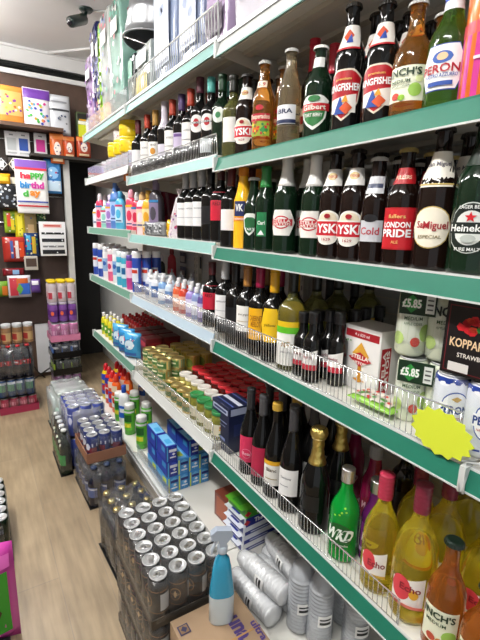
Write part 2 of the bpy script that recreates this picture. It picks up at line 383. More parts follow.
for bay in range(4):
    y0 = Y0+bay-1+.003; y1 = y0+.994
    if bay == 0: y0 = -.25
    t = thing('shelving_unit', ['steel shelving section cut off by right frame edge', 'steel shelving section with green rails holding the beer and wine', 'middle steel shelving section with pale rails and tinned food', 'far steel shelving section with toiletries and cleaning goods'][bay],
              'shelving', (LX, (y0+y1)/2, 0), 0, 'shelving sections along the aisle')
    L = lambda x: x-LX
    yc = (y0+y1)/2; a, b = y0-yc, y1-yc
    m = MB(); m.box(L(BACKX), L(BACKX+.012), a, b, .08, 2.62, M_BACKP)
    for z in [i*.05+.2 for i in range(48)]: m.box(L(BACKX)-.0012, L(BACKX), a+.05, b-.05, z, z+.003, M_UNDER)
    m.build('back_panel', t)
    for yy in (a+.012, b-.012):
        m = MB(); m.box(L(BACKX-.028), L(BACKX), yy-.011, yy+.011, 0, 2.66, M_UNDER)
        for k in range(60): m.box(L(BACKX-.0285), L(BACKX-.028), yy-.002, yy+.002, .2+k*.04, .22+k*.04, M_BLACK)
        m.build('upright', t)
    for s in range(5):
        z = lipz(s, bay); m = MB()
        m.box(L(LX+.004), L(BACKX-.03), a, b, z-.004, z, M_STEEL)                                    # deck sheet
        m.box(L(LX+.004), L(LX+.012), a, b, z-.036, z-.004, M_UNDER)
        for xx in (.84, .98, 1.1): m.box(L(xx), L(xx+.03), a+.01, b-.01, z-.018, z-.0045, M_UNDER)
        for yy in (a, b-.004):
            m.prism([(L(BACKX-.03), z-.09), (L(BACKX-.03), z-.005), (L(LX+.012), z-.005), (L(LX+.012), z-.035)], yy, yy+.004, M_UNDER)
        sh = m.build('shelf', t)
        m = MB(); zt = z+.002; q = LX-.0139
        m.prism([(L(LX+.004), zt), (L(LX), zt), (L(q), z-.0416), (L(q)+.004, z-.0425), (L(LX+.003), z-.004)], a, b, RAILS[(s, bay)])
        m.prism([(L(q)-.0015, z-.0400), (L(q)-.0015, z-.0436), (L(q)+.004, z-.0436), (L(q)+.004, z-.0400)], a, b, M_LIPW if s else M_LIPP)
        m.prism([(L(LX)-.0012, zt-.003), (L(LX)-.0012, zt+.0012), (L(LX)+.004, zt+.0012), (L(LX)+.004, zt-.003)], a, b, M_LIPW if s != 1 or bay != 1 else RAILS[(s, bay)])
        if s == 0:                                                                               # the top rail is doubled
            m.prism([(L(LX)-.006, zt+.001), (L(LX)-.006, zt+.012), (L(LX)+.004, zt+.014), (L(LX)+.004, zt+.001)], a, b, M_ALU)
        m.build('price_rail', sh)
        if s in (3, 4) or bay:
            m = MB(); m.box(L(q)-.003, L(LX)+.006, b-.006, b+.0055, z-.044, z+.006, M_LIPW); m.build('rail_joint', sh)
    m = MB(); m.box(L(.735), L(BACKX-.03), a, b, DECKZ-.006, DECKZ, M_STEEL); base = m.build('base_shelf', t)
    m = MB(); m.box(L(.722), L(.735), a, b, DECKZ-.045, DECKZ+.006, M_LIPW); m.box(L(.716), L(.722), a, b, DECKZ-.04, DECKZ-.02, M_ALU); m.build('price_rail', base)
    m = MB(); m.box(L(.76), L(.775), a, b, 0, DECKZ-.045, M_BACKP); m.build('kick_plate', t)

# wire fences along the shelf edges
def fence(x, y0, y1, z, h, m, label, step=.0145, name='wire_shelf_fence', lean=.004, rr=.0011):
    t = thing(name, label, 'shelf fence', (x, (y0+y1)/2, z), 0, 'wire fences along the shelf edges')
    a, b = y0-(y0+y1)/2, y1-(y0+y1)/2; mb = MB(); n = int((b-a)/step)
    for i in range(n+1):
        y = a+.004+(b-a-.008)*i/n; mb.tube([(0, y, .003), (-lean, y, h)], rr, m, 5)
    mb.tube([(0, a, .004), (0, b, .004)], rr*1.2, m, 5)
    mb.build('wires', t)
    mb = MB(); mb.tube([(0, a, .003), (-lean, a, h), (-lean, b, h), (0, b, .003)], rr*1.9, m, 6); mb.build('rim_wire', t)
    return t
fence(LX+.006, Y0+.02, Y0+.99, lipz(3, 1)+.001, .098, M_WIRE, 'wire fence in front of the canned cider on the fourth shelf')
fence(LX+.006, Y0+.10, Y0+.99, lipz(4, 1)+.001, .072, M_WIRE, 'wire fence in front of the fizzy wine on the fifth shelf')
fence(LX+.006, Y0+1.01, Y0+1.97, lipz(3, 2)+.001, .075, M_WIRE, 'wire fence before the household bottles, middle section, fourth shelf')
fence(LX+.006, Y0+1.01, Y0+1.97, lipz(4, 2)+.001, .085, M_WIRE, 'wire fence before the jars and tins, middle section')
fence(LX+.006, Y0+1.01, Y0+1.97, lipz(1, 2)+.001, .07, M_WIRE, 'wire fence before wine bottles, middle section, second shelf')
fence(LX+.006, Y0+1.01, Y0+1.97, lipz(0, 2)+.001, .115, M_LIPW, 'white wire fence on the top shelf beside the metal bucket', step=.022, rr=.0019)
M_ACRY = film('clear_fence_plastic', (.95, .97, .98), .16, .0, 5, .05)
def clear_fence(bay, s, h, label):
    mb = MB(); mb.box(-.0015, .0015, -.48, .48, .003, h, M_ACRY); mb.box(-.003, .003, -.48, .48, 0, .004, M_LIPW)
    mb.box(0, .06, -.48, -.477, .003, h, M_ACRY)
    o = mb.build('clear_shelf_fence', None, (LX+.006, Y0+bay-.5, lipz(s, bay)+.001)); tag(o, label, 'shelf fence', 'clear plastic fences along the shelf edges')
mb = MB(); mb.box(-.0015, .0015, -.47, .47, .003, .075, M_ACRY); mb.box(-.003, .003, -.47, .47, 0, .004, M_LIPW); o = mb.build('clear_shelf_fence', None, (.742, Y0+1.5, DECKZ+.001)); tag(o, 'clear plastic fence before the blue tablet boxes at floor level', 'shelf fence', 'clear plastic fences along the shelf edges')
clear_fence(3, 1, .075, 'clear plastic fence before yellow pots, far section, second shelf')
clear_fence(3, 0, .10, 'clear plastic fence before bagged goods, far end of top shelf')

# ------------------------------------------------------------------ bottle kinds by look
def beer(id, look, glass, label, neck=None, cap=('crown', '#141414'), r=.032, h=.25, kind='beer', name='beer_bottle', **k):
    return dict(id=id, look=look, glass=glass, label=label, neck=neck, cap=cap, r=r, h=h, kind=kind, name=name, **k)
R_, E_, T_ = 'r', 'e', 't'
SP = {}
LABEL_SCALE = {'king': 1.28, 'carls': 1.22, 'peroni': 1.12, 'tyskie': 1.15, 'stella': 1.2, 'stellag': 1.2, 'miguel': 1.08, 'pride': 1.05}
def sp(d):
    q = LABEL_SCALE.get(d['id'], 1)
    if q != 1:                                    # enlarge the main label about its own middle
        z0 = d['label'][0][3] if d['label'][0][0] == 't' else d['label'][0][2]
        d['label'] = [(o[0], o[1], o[2]*q, z0+(o[3]-z0)*q, o[4]*q, o[5]*q)+tuple(o[6:]) if o[0] == 't' else (o[0], o[1]*q, z0+(o[2]-z0)*q, o[3]*q, o[4]*q)+tuple(o[5:]) if o[0] in ('r', 'e', 'sh', 'hex', 'tri', 'dia', 'slope', 'dots') else o for o in d['label']]
    k = 1.10 if d['name'] == 'beer_bottle' else 1.04
    d['r'] *= k; d['rn'] = d.get('rn', .0135)*1.05
    for key in ('label', 'neck'):
        if d.get(key): d[key] = [((o[0], o[1], o[2]*k, o[3], o[4]*k)+tuple(o[5:])) if o[0] == 't' else ((o[0], o[1]*k, o[2], o[3]*k)+tuple(o[4:])) if o[0] in ('r', 'e', 'sh', 'hex', 'tri', 'dia', 'slant', 'slope', 'dots') else o for o in d[key]]
    SP[d['id']] = d
sp(beer('tyskie', 'dark beer with red banner on white badge', M_BROWN,
   [('e', 0, .095, .050, .042, '#f3efe6'), ('e', 0, .060, .046, .034, '#f3efe6'), ('e', 0, .096, .040, .032, '#e9dcc0'), ('r', 0, .078, .084, .036, '#f3efe6'), ('r', 0, .078, .080, .030, '#c9182b'), ('t', 'TYSKIE', 0, .078, .068, .020, '#ffffff', .03),
    ('t', '1629', 0, .055, .016, .006, '#a01525'), ('e', 0, .104, .012, .010, '#a01525')],
   [('r', 0, .198, .052, .040, '#efece6'), ('e', 0, .200, .022, .018, '#c9b27a'), ('t', 'TYSKIE', 0, .200, .022, .006, '#b01525')], cap=('crown', '#15110f'), h=.26, r=.033))
sp(beer('king', 'black beer with pointed red bird badge', M_DARK,
   [('sh', 0, .075, .064, .084, '#e8dcc8'), ('sh', 0, .0755, .058, .077, '#b3121f'), ('slope', 0, .062, .044, .03, '#f4f0e8'), ('t', 'KINGFISHER', 0, .088, .056, .012, '#ffffff', .03),
    ('tri', -.004, .060, .020, .030, '#2b4fa0'), ('dia', .006, .054, .020, .022, '#d9541e'), ('tri', .004, .070, .010, .012, '#f0a020'), ('t', 'premium', 0, .100, .024, .005, '#e8c860')],
   [('r', 0, .195, .054, .050, '#e9e4dc'), ('dia', 0, .197, .022, .030, '#c4471d'), ('tri', .004, .192, .014, .02, '#27459a'), ('r', 0, .170, .056, .004, '#b3121f')], cap=('crown', '#16120c'), h=.265, r=.033))
sp(beer('desp', 'amber beer with red script and green fruit', M_AMBER,
   [('r', 0, .070, .060, .058, '#9cba3a'), ('dia', -.012, .058, .026, .030, '#e06a1a'), ('dia', .014, .056, .024, .026, '#2e8b3d'), ('dots', 0, .062, .05, .03, 16, .004, ['#d02030', '#f3d23a', '#1f7a35']),
    ('r', 0, .090, .060, .020, '#b51228'), ('t', 'Desperados', 0, .090, .056, .016, '#f6e9d0', .02), ('e', 0, .115, .022, .014, '#b51228')],
   [('r', 0, .178, .030, .018, '#f4e7d0'), ('t', '5.9', 0, .178, .02, .01, '#b51228')], cap=('crown', '#b9b9b4'), h=.24, r=.031))
sp(beer('clearb', 'clear cider bottle with white blue label', mat('smoky_clear_glass', (.62, .52, .34), .04, trans=.88, coat=.4, ior=1.3),
   [('r', 0, .085, .058, .052, '#e6e8ec'), ('t', 'BRA', 0, .094, .04, .013, '#1f2c52', .03), ('r', 0, .066, .058, .010, '#1f2c52')], None, cap=('crown', '#c9c9c6'), h=.265, r=.030))
sp(beer('carls', 'green beer with white shield on red ribbon', M_DKGREEN,
   [('sh', 0, .072, .060, .080, '#eef0ea'), ('sh', 0, .0665, .048, .052, '#2f7a3f'), ('r', 0, .085, .062, .017, '#c3202c'), ('t', 'Gilbert', 0, .085, .046, .012, '#f6efe2', .02), ('t', 'TART BERRY', 0, .067, .034, .008, '#f4f4ee', .02), ('e', 0, .104, .024, .014, '#2f7a3f')],
   [('r', 0, .215, .03, .028, '#e4e6e2')], cap=('crown', '#f2f2ee'), h=.262, r=.034))
sp(beer('inch', 'amber cider with pale green apple label', M_AMBER,
   [('r', 0, .075, .070, .078, '#eef1d8'), ('e', .018, .060, .024, .03, '#9fcb57'), ('e', .024, .084, .014, .016, '#e4ecb2'), ('e', -.016, .048, .016, .016, '#c9392b'), ('e', -.004, .044, .013, .013, '#8fbf3b'),
    ('t', "INCH'S", -.002, .100, .058, .017, '#1f3a24', .03), ('t', 'MEDIUM', -.008, .080, .034, .008, '#2f4a2c'), ('t', 'APPLE CIDER', -.008, .070, .034, .004, '#2f4a2c')],
   None, cap=('crown', '#c4c4c0'), h=.262, r=.036, kind='flask', rn=.014))
sp(beer('inchlow', 'amber cider with pale label and dark crown cap', M_AMBDK,
   [('r', 0, .075, .070, .084, '#e9ecd2'), ('e', .020, .058, .028, .03, '#9fcb57'), ('e', -.012, .046, .018, .018, '#c0503a'), ('e', .004, .044, .013, .015, '#d98b2a'),
    ('t', "INCH'S", -.002, .103, .058, .017, '#1f3a24', .03), ('t', 'MEDIUM', -.006, .085, .036, .008, '#2f4a2c')],
   None, cap=('crown', '#10231a'), h=.262, r=.036, kind='flask', rn=.014))
sp(beer('peroni', 'green beer with blue and white oval badge', M_GREEN,
   [('hex', 0, .085, .076, .084, '#2a4ea0'), ('hex', 0, .085, .073, .080, '#f5f5f2'), ('e', 0, .103, .030, .022, '#3a62b5'), ('e', 0, .104, .016, .014, '#e7c59a'), ('t', 'PERONI', 0, .083, .060, .016, '#b0182a', .02), ('t', 'NASTRO AZZURRO', 0, .070, .046, .007, '#2a4ea0'), ('r', 0, .055, .034, .008, '#2a4ea0')],
   [('r', 0, .23, .06, .045, '#e9ecf2'), ('r', 0, .235, .06, .018, '#3a55b5')], cap=('crown', '#c8ccd4'), h=.27, r=.036, kind='flask', rn=.015))
sp(beer('stella', 'green lager with white foil and red cartouche', M_DKGREEN,
   [('hex', 0, .085, .066, .058, '#f1eee8'), ('e', 0, .086, .040, .030, '#c22535'), ('e', 0, .086, .034, .024, '#f1eee8'), ('r', 0, .086, .050, .015, '#c22535'), ('t', 'STELLA', 0, .089, .042, .007, '#fff4ec', .02), ('t', 'ARTOIS', 0, .082, .042, .006, '#fff4ec', .02)],
   None, cap=('sleeve', '#f0eeea', .70), h=.262, r=.033))
sp(beer('stellag', 'bright green beer with white foil neck', M_GREEN,
   [('hex', 0, .085, .062, .058, '#f1eee8'), ('e', 0, .086, .036, .028, '#c22535'), ('r', 0, .086, .048, .014, '#c22535'), ('t', 'STELLA', 0, .089, .040, .007, '#fff4ec', .02)],
   None, cap=('sleeve', '#eceae6', .70), h=.262, r=.033))
sp(beer('vk', 'bright orange drink with small blue K label', M_ORANGE,
   [('r', 0, .125, .040, .046, '#1e2a5e'), ('t', 'VK', 0, .128, .028, .022, '#f2f2f2', .04), ('r', 0, .094, .044, .012, '#f08a10'), ('t', 'ORANGE', 0, .094, .034, .006, '#ffffff')],
   None, cap=('screw', '#f09018', .9), h=.25, r=.030, rn=.014, name='mixer_bottle'))
sp(beer('small', 'dark green beer with round white label', M_DKGREEN,
   [('sh', 0, .08, .05, .07, '#e8ece6'), ('sh', 0, .078, .038, .05, '#23643a'), ('t', 'TART', 0, .066, .03, .008, '#f2f2f2')], None, cap=('crown', '#d6d6d2'), h=.225, r=.029))
sp(beer('carl2', 'green beer bottle with upright white script', M_DKGREEN,
   [('r', 0, .085, .030, .075, '#1f7a48'), ('t', 'Carl', 0, .09, .022, .012, '#f2f6f2', .02), ('tri', 0, .06, .02, .016, '#f2f6f2')], None, cap=('sleeve', '#2f8a45', .76), h=.262, r=.030))
sp(beer('coors', 'dark beer with silver lower label', M_BROWN,
   [('r', .002, .078, .050, .050, '#c9ccd2'), ('t', 'Cold', 0, .078, .040, .018, '#b03040', .02), ('e', 0, .108, .030, .018, '#1a1a1e')],
   [('r', 0, .185, .042, .040, '#d4d6da'), ('r', 0, .183, .034, .010, '#47506a')], cap=('crown', '#b9b9b4'), h=.248, r=.029))
sp(beer('pride', 'dark ale with large square red label', M_BROWN,
   [('r', 0, .082, .064, .085, '#b3161f'), ('r', 0, .082, .058, .079, '#c21d27'), ('t', 'LONDON', 0, .090, .050, .012, '#ffffff', .03), ('t', 'PRIDE', 0, .073, .054, .016, '#ffffff', .03), ('t', 'fullers', 0, .107, .030, .008, '#e3c277'), ('t', 'ALE', 0, .055, .012, .006, '#e3c277')],
   [('r', 0, .193, .052, .034, '#a9141d'), ('t', 'FULLERS', 0, .190, .03, .008, '#f3dcc0', .02)], cap=('crown', M_GOLD), h=.25, r=.034))
sp(beer('miguel', 'dark beer with cream oval badge and tall white neck', M_BROWN,
   [('e', 0, .085, .068, .076, '#c4ab62'), ('e', 0, .085, .064, .072, '#f2ebd8'), ('t', 'San', -.014, .090, .018, .013, '#a3202a', .02), ('t', 'Miguel', .008, .087, .038, .018, '#a3202a', .02), ('t', 'ESPECIAL', 0, .068, .036, .006, '#7a6a3a')],
   [('r', 0, .196, .060, .068, '#ece7da'), ('r', 0, .167, .062, .003, '#c4ab62'), ('t', 'San Miguel', 0, .205, .040, .012, '#5a5560', .02)], cap=('crown', '#20201e'), h=.275, r=.036))
sp(beer('heine', 'black green lager with red star roundel', M_DKGREEN,
   [('e', 0, .085, .072, .092, '#d9ddd8'), ('e', 0, .085, .069, .088, '#16211a'), ('e', 0, .085, .050, .062, '#dfe3de'), ('r', 0, .085, .070, .020, '#14201a'), ('t', 'Heineken', 0, .085, .062, .013, '#f4f6f2', .02), ('star', 0, .104, .010, 5, '#d4202c'),
    ('t', 'LAGER BEER', 0, .122, .036, .006, '#f4f6f2'), ('t', 'PURE MALT', 0, .047, .036, .006, '#f4f6f2'), ('e', 0, .066, .022, .014, '#b9c0ba')],
   [('r', 0, .21, .05, .03, '#1b2a20')], cap=('crown', '#1a1d1a'), h=.275, r=.036))
def wine(id, look, glass, label, cap, r=.037, h=.31, kind='wine', name='wine_bottle', neck=None, **k):
    return dict(id=id, look=look, glass=glass, label=label, cap=cap, r=r, h=h, kind=kind, name=name, neck=neck, **k)
def lab(w, z, h, col, *more): return [('r', 0, z, w, h, col)]+list(more)
sp(wine('magcap', 'dark bottle with bright cherry red foil', M_DARK, [('r', 0, .08, .06, .06, '#e6e2de'), ('r', 0, .08, .05, .02, '#b3202c')], ('sleeve', '#c8203a', .72), h=.285, r=.032))
sp(wine('w_martini', 'dark bottle with round white and red badge', M_DARK, [('e', 0, .135, .064, .062, '#eceae6'), ('e', 0, .138, .024, .030, '#b3202c'), ('r', 0, .138, .058, .007, '#20222a'), ('t', 'MARTINI', 0, .138, .05, .006, '#f2f2f2', .02)]+[('r', 0, .05, .07, .05, '#cfd6da')], ('sleeve', '#4fa8a0', .82), h=.30))
sp(wine('w_martini2', 'dark bottle with round badge and plum cap', M_DARK, [('e', 0, .135, .064, .062, '#eceae6'), ('e', 0, .138, .024, .030, '#b3202c'), ('r', 0, .138, .058, .007, '#20222a'), ('t', 'MARTINI', 0, .138, .05, .006, '#f2f2f2', .02)], ('sleeve', '#5b2a3a', .82), h=.30))
sp(wine('w_green', 'dark green bottle with pale round badge', M_DKGREEN, [('e', 0, .15, .05, .055, '#dfe6dc'), ('e', 0, .15, .02, .022, '#2e7a48')], ('sleeve', '#123a22', .80), h=.30))
sp(wine('w_olive', 'olive bottle with plain upright white label', M_OLIVE, lab(.05, .10, .085, '#f0efea'), ('sleeve', '#1a1c14', .8), h=.29))
sp(wine('w_redcap', 'dark wine with orange red foil and white label', M_DARK, lab(.060, .115, .09, '#eeecea', ('t', 'ROSSO', 0, .13, .03, .008, '#444444'), ('r', 0, .095, .05, .003, '#888888')), ('sleeve', '#b5412c', .78), h=.29))
sp(wine('w_purplecap', 'dark wine with purple foil and lilac label', M_DARK, lab(.060, .105, .06, '#c8bcd8', ('r', 0, .125, .05, .012, '#6a4a8a')), ('sleeve', '#4a3566', .78), h=.29))
sp(wine('w_gold', 'dark wine with gold foil and white label', M_DARK, lab(.056, .105, .075, '#f0eee8', ('e', 0, .10, .028, .03, '#c98a2c'), ('t', 'VINO', 0, .128, .03, .008, '#555555')), ('sleeve', '#b48a45', .76), h=.29))
sp(wine('w_burgcap', 'black wine with dark burgundy foil', M_DARK, lab(.056, .1, .075, '#e8e8ea'), ('sleeve', '#5a1a22', .76), h=.29))
sp(wine('w_whiteneck', 'slim bottle with pale lilac neck', M_DARK, lab(.05, .09, .05, '#d7d2e2'), ('sleeve', '#cfc9d6', .60), h=.30, r=.033))
sp(wine('w_silver', 'dark wine with silver foil and big white label', M_DARK, lab(.064, .115, .105, '#efeff0', ('t', 'SAUVIGNON', 0, .14, .04, .007, '#555566'), ('r', 0, .10, .05, .002, '#9999a5')), ('sleeve', '#c3c5c8', .75), h=.31))
sp(wine('w_black', 'all black wine with dark foil', M_DARK, lab(.06, .11, .075, '#17181c'), ('sleeve', '#101114', .76), h=.31))
sp(wine('w_redlab', 'dark wine with bright red label', M_DARK, lab(.064, .14, .11, '#c8203a', ('t', 'RED', 0, .15, .03, .014, '#3a0a12')), ('sleeve', '#4a1a1e', .80), h=.30))
sp(wine('w_goldcap', 'dark wine with copper foil and white label', M_DARK, lab(.060, .12, .095, '#f3f2ee', ('t', 'pinot grigio', 0, .135, .036, .010, '#7a7066'), ('r', 0, .11, .04, .002, '#b9a070')), ('sleeve', '#b07a3c', .76), h=.31))
sp(wine('w_yellab', 'dark wine with yellow label and magenta foil', M_DARK, lab(.062, .115, .110, '#f1b51c', ('t', 'CABERNET\nMERLOT', 0, .125, .044, .040, '#a5641a', .02), ('r', 0, .08, .05, .002, '#a5641a')), ('sleeve', '#a3184a', .78), h=.305))
sp(wine('w_yelcap', 'dark wine with yellow foil and hexagonal label', M_DARK, [('hex', 0, .125, .070, .110, '#f3c722'), ('t', 'yellow', 0, .125, .038, .012, '#7a5a10', .02)], ('sleeve', '#e8b020', .76), h=.30))
sp(wine('w_jacob', 'wide white wine with green and yellow bands', M_OLIVE, lab(.075, .072, .105, '#f4f4f0', ('r', 0, .150, .070, .018, '#e9c21d'), ('r', 0, .132, .075, .020, '#62c22c'), ('t', 'gS', 0, .088, .026, .018, '#b08a40', .02), ('t', 'pinot', 0, .062, .03, .008, '#888888')), ('sleeve', '#14160f', .76), h=.32, r=.042))
sp(wine('w_mini', 'small black quarter bottle with white and red label', M_DARK, [('slope', 0, .072, .045, .055, '#f2f0ee'), ('r', 0, .048, .046, .016, '#c02a3c'), ('t', 'merlot', -.004, .078, .026, .010, '#8a2a3a')], ('screw', '#111114', .84), h=.205, r=.026, rn=.0125, name='mini_wine_bottle'))
sp(wine('w_miniw', 'small black quarter bottle with plain white label', M_DARK, lab(.044, .075, .055, '#e9e9ea', ('r', 0, .06, .03, .002, '#999999')), ('screw', '#111114', .84), h=.205, r=.026, rn=.0125, name='mini_wine_bottle'))
sp(wine('w_pink', 'dark wine with hot pink label', M_DARK, lab(.064, .100, .095, '#d1305a', ('e', 0, .085, .036, .036, '#e88aa4'), ('e', 0, .085, .032, .032, '#d1305a'), ('t', 'Rosa', 0, .085, .026, .012, '#f7d8e0')), ('sleeve', '#2a2a2e', .76), h=.315, kind='burg'))
sp(wine('w_pink2', 'dark wine with crimson label and grey cap', M_DARK, lab(.060, .085, .10, '#b52248'), ('sleeve', '#4a4a4e', .78), h=.30, kind='burg'))
sp(wine('w_goldtop', 'dark wine with gold cap, yellow band label', M_DARK, lab(.062, .085, .075, '#eceae4', ('r', 0, .123, .062, .014, '#e0a824'), ('t', 'Blanc', 0, .10, .034, .012, '#5a5040', .02), ('r', 0, .07, .04, .003, '#a99a70')), ('screw', '#c9a23a', .93), h=.31, kind='burg'))
sp(wine('w_whitelab', 'black wine with white square label and grey foil', M_DARK, lab(.068, .095, .080, '#f1f1f0', ('t', 'Chardonnay', -.005, .108, .036, .008, '#444450', .02), ('r', -.01, .085, .03, .002, '#888890')), ('sleeve', '#3a3b40', .76), h=.315, r=.038, kind='burg'))
sp(wine('champ', 'black fizz bottle with gold foil', M_DARK, [('r', 0, .10, .05, .05, '#0f0f11')], ('foil', M_GOLDF), h=.32, r=.044, rn=.0155, kind='burg', name='sparkling_wine_bottle'))
sp(wine('wkd', 'bright green drink with silver screw cap', M_BRGREEN, [('e', 0, .085, .072, .074, '#0b5a22'), ('t', 'WKD', 0, .088, .074, .036, '#f2fbf2', .05, .3), ('t', 'original vodka', 0, .057, .05, .008, '#d8f2d8'), ('dots', 0, .15, .07, .04, 5, .003, ['#9ad83a'])], ('screw', M_SILVER, .86), h=.27, r=.040, rn=.0145, kind='flask', name='mixer_bottle'))
sp(wine('purp', 'purple drink with silver cap and lilac script', M_PURPLE, [('r', 0, .085, .060, .10, '#7c2a86'), ('t', 'WKD', 0, .09, .05, .03, '#f3e6f6', .05, .3), ('r', 0, .045, .06, .012, '#c9b4d4')], ('screw', M_SILVER, .86), h=.27, r=.035, rn=.016, kind='flask', name='mixer_bottle'))
sp(wine('cherry', 'cherry red drink with grey screw cap', M_ROSE, [('e', 0, .085, .055, .06, '#8a1030'), ('t', 'WKD', 0, .085, .05, .024, '#f0c0cc', .05, .3)], ('screw', '#9a9a9c', .86), h=.27, r=.035, rn=.016, kind='flask', name='mixer_bottle'))
sp(wine('echo', 'pale yellow wine with pink foil and sail label', M_YELLOW, [('slope', 0, .080, .062, .066, '#f6f2ec'), ('e', -.012, .085, .036, .050, '#d8434e'), ('t', 'Echo', .008, .082, .040, .016, '#8a1f2c', .02), ('r', 0, .052, .062, .007, '#c9a23a')], ('screw', '#b8324e', .80), h=.285, r=.042, rn=.0145, kind='fat'))
sp(wine('echobig', 'large yellow wine with maroon foil, pink oval label', M_YELLOW, [('slope', 0, .080, .072, .074, '#f6f2ec'), ('e', -.014, .085, .044, .056, '#d8434e'), ('e', .014, .078, .020, .022, '#e8b030'), ('t', 'Echo', .006, .090, .044, .015, '#8a1f2c', .02), ('r', 0, .048, .072, .007, '#e07a6a')], ('screw', '#7c1f38', .80), h=.30, r=.048, rn=.0145, kind='fat'))

def cached(key, fn):
    if key in BOT: return BOT[key]
    r = fn(); BOT[key] = r; USED[key] = False; return r
def plain_map(r, z0=0): return cyl_map([(r, -1), (r, 3)])
def can_root(key, body, ops, r=.033, h=.168, name='drink_can', tab=True):
    def f():
        root = thing(name, '', 'can', (0, 0, 0))
        m = MB(); m.lathe([(r*.8, 0), (r*.86, .001), (r, .008), (r, h-.016), (r*.93, h-.008), (r*.86, h-.0055)], body, 24, closed=True); 
        link_k('can_body', m.mesh('can_body'), root)
        m = MB(); decals(m, ops, plain_map(r)); link_k('print', m.mesh('print'), root) if ops else None
        link_k('lid', can_lid_mesh(r, h), root); return root
    return cached(key, f)
LIDM = {}
def can_lid_mesh(r, h):
    if (r, h) in LIDM: return LIDM[(r, h)]
    m = MB(); q = r*.86
    m.lathe([(q, h-.005), (q*1.03, h-.0005), (q*.98, h), (q*.93, h-.001), (q*.90, h-.004), (q*.3, h-.0038)], M_ALU, 24)
    m.lathe([(q*.36, h-.0036), (q*.4, h-.0024), (q*.2, h-.0022)], M_SILVER, 14, cx=-.002)
    m.box(-q*.62, -q*.1, -q*.2, q*.2, h-.0036, h-.0022, M_SILVER); m.lathe([(q*.42, h-.0037), (q*.46, h-.0032), (q*.40, h-.0030)], M_SILVER, 16, cx=q*.38)
    LIDM[(r, h)] = m.mesh('lid'); return LIDM[(r, h)]
NAMEC = {}
def solve_y(px, x, z):
    lo, hi = .15, 5.0
    for _ in range(50):
        m = (lo+hi)/2
        if pix((x, m, z))[0] > px: lo = m
        else: hi = m
    return (lo+hi)/2
OCC = []
def bottle_at(id, px, s, where, ytop=None, back=0, face=.62, X=None, bay=None, group=None, skip=0, tall=None):
    d = SP[id]; X = X or LX+d['r']+.014
    y = solve_y(px, X, (LIP[s][0])+d['h']*.35); b = bay or max(1, bay_of(y)); z = lipz(s, b)+.0008
    y = solve_y(px, X, z+d['h']*.35)
    # keep clear of neighbours already standing on this shelf
    for _ in range(6):
        for (ss, ox, oy, orr) in OCC:
            if ss == s:
                dd = math.hypot(X-ox, y-oy); need = orr+d['r']+.0015
                if dd < need:
                    dx = abs(X-ox); y = oy+math.copysign(math.sqrt(max(0, need*need-dx*dx))+.0005, y-oy)
    sz = 1
    zc = (lipz(s-1, b)-.022-z)/d['h'] if s else 1.2
    if ytop is not None:
        lo, hi = .1, .45
        for _ in range(40):
            m = (lo+hi)/2
            if pix((X, y, z+m))[1] > ytop: lo = m
            else: hi = m
        sz = max(.84, min(1.16, lo/d['h']))
    sz = min(sz, zc)
    rz = math.atan2(y, X)*face+random.uniform(-.05, .05)
    look = d['look']; out = []
    for i in range(back+1):
        xx = X+i*(2*d['r']+.006); 
        if xx+d['r'] > BACKX-.03: break
        if i and any(ss == s and math.hypot(xx-ox, y-oy) < orr+d['r'] for ss, ox, oy, orr in OCC): continue
        OCC.append((s, xx, y, d['r']))
        if i < skip: continue
        lb = f'{look}, {where}' if i == 0 else f'{look}, {ORD[i]} back {where}' if len((look+where).split()) < 14 else f'{look}, {ORD[i]} back {where.replace("second shelf, ", "").replace("back row ", "")}'
        NAMEC[lb] = NAMEC.get(lb, 0)+1
        o = put(id, bottle(d), (xx, y+(0 if i == 0 else random.uniform(-.001, .001)), z), rz+(0 if i == 0 else random.uniform(-.15, .15)), lb, group or f'{SHN[s]} shelf bottles', sz)
        out.append(o)
    return out
B = bottle_at
# second shelf, near section
B('king', 348, 1, 'left of its two cider-side twins', 5, 3)
B('king', 381, 1, 'beside the amber apple cider', 3, 3)
B('inch', 408, 1, 'on the second shelf', 12, 3)
B('peroni', 445, 1, 'on the second shelf', -4, 0)
_r = can_root('orangecan', mat('orange_can_paint', '#e8742a', .3, .1, coat=.6), [('r', 0, .055, .20, .11, '#c8288a'), ('r', 0, .12, .20, .02, '#d84a5a'), ('e', .0, .135, .05, .05, '#f2e6dc'), ('e', 0, .135, .042, .042, '#e05a3a'), ('t', 'Re', 0, .135, .03, .025, '#f6eee6', .02), ('r', 0, .07, .05, .005, '#f2d8e6'), ('r', 0, .20, .05, .03, '#f2e6dc'), ('t', 'RO', 0, .20, .04, .022, '#e8742a', .04)], .037, .245)
for _i in range(2): put('orangecan', _r, (.806+_i*.08, solve_y(485, .806, 1.88), lipz(1, 1)+.001), .75, ['tall orange and magenta can at right edge, second shelf', 'second tall orange and magenta can, behind the edge one'][_i], 'orange and magenta cans')
B('carls', 318, 1, 'on the second shelf', 47, 3)
B('desp', 263, 1, 'in front on second shelf', 62, 1)
B('tyskie', 246, 1, 'on the second shelf', 75, 1)
B('clearb', 289, 1, 'on the second shelf', 50, 0)
B('desp', 278, 1, 'set back between two ciders', 66, 0, X=.95)
B('magcap', 311, 1, 'behind the shield badge beer', 40, 0, X=.90)
B('magcap', 333, 1, 'behind and between two shields', 45, 0, X=.91)
B('clearb', 300, 1, 'set back left of shield badge beer', 50, 0, X=.84)
B('w_green', 222, 1, 'second shelf near joint', 75, 1)
B('w_olive', 233, 1, 'on the second shelf', 76, 1)
for px, id, w in ((200, 'w_martini2', 'second shelf, middle section'), (211, 'w_martini', 'second shelf, by the joint')): B(id, px, 1, w, 78, 1)
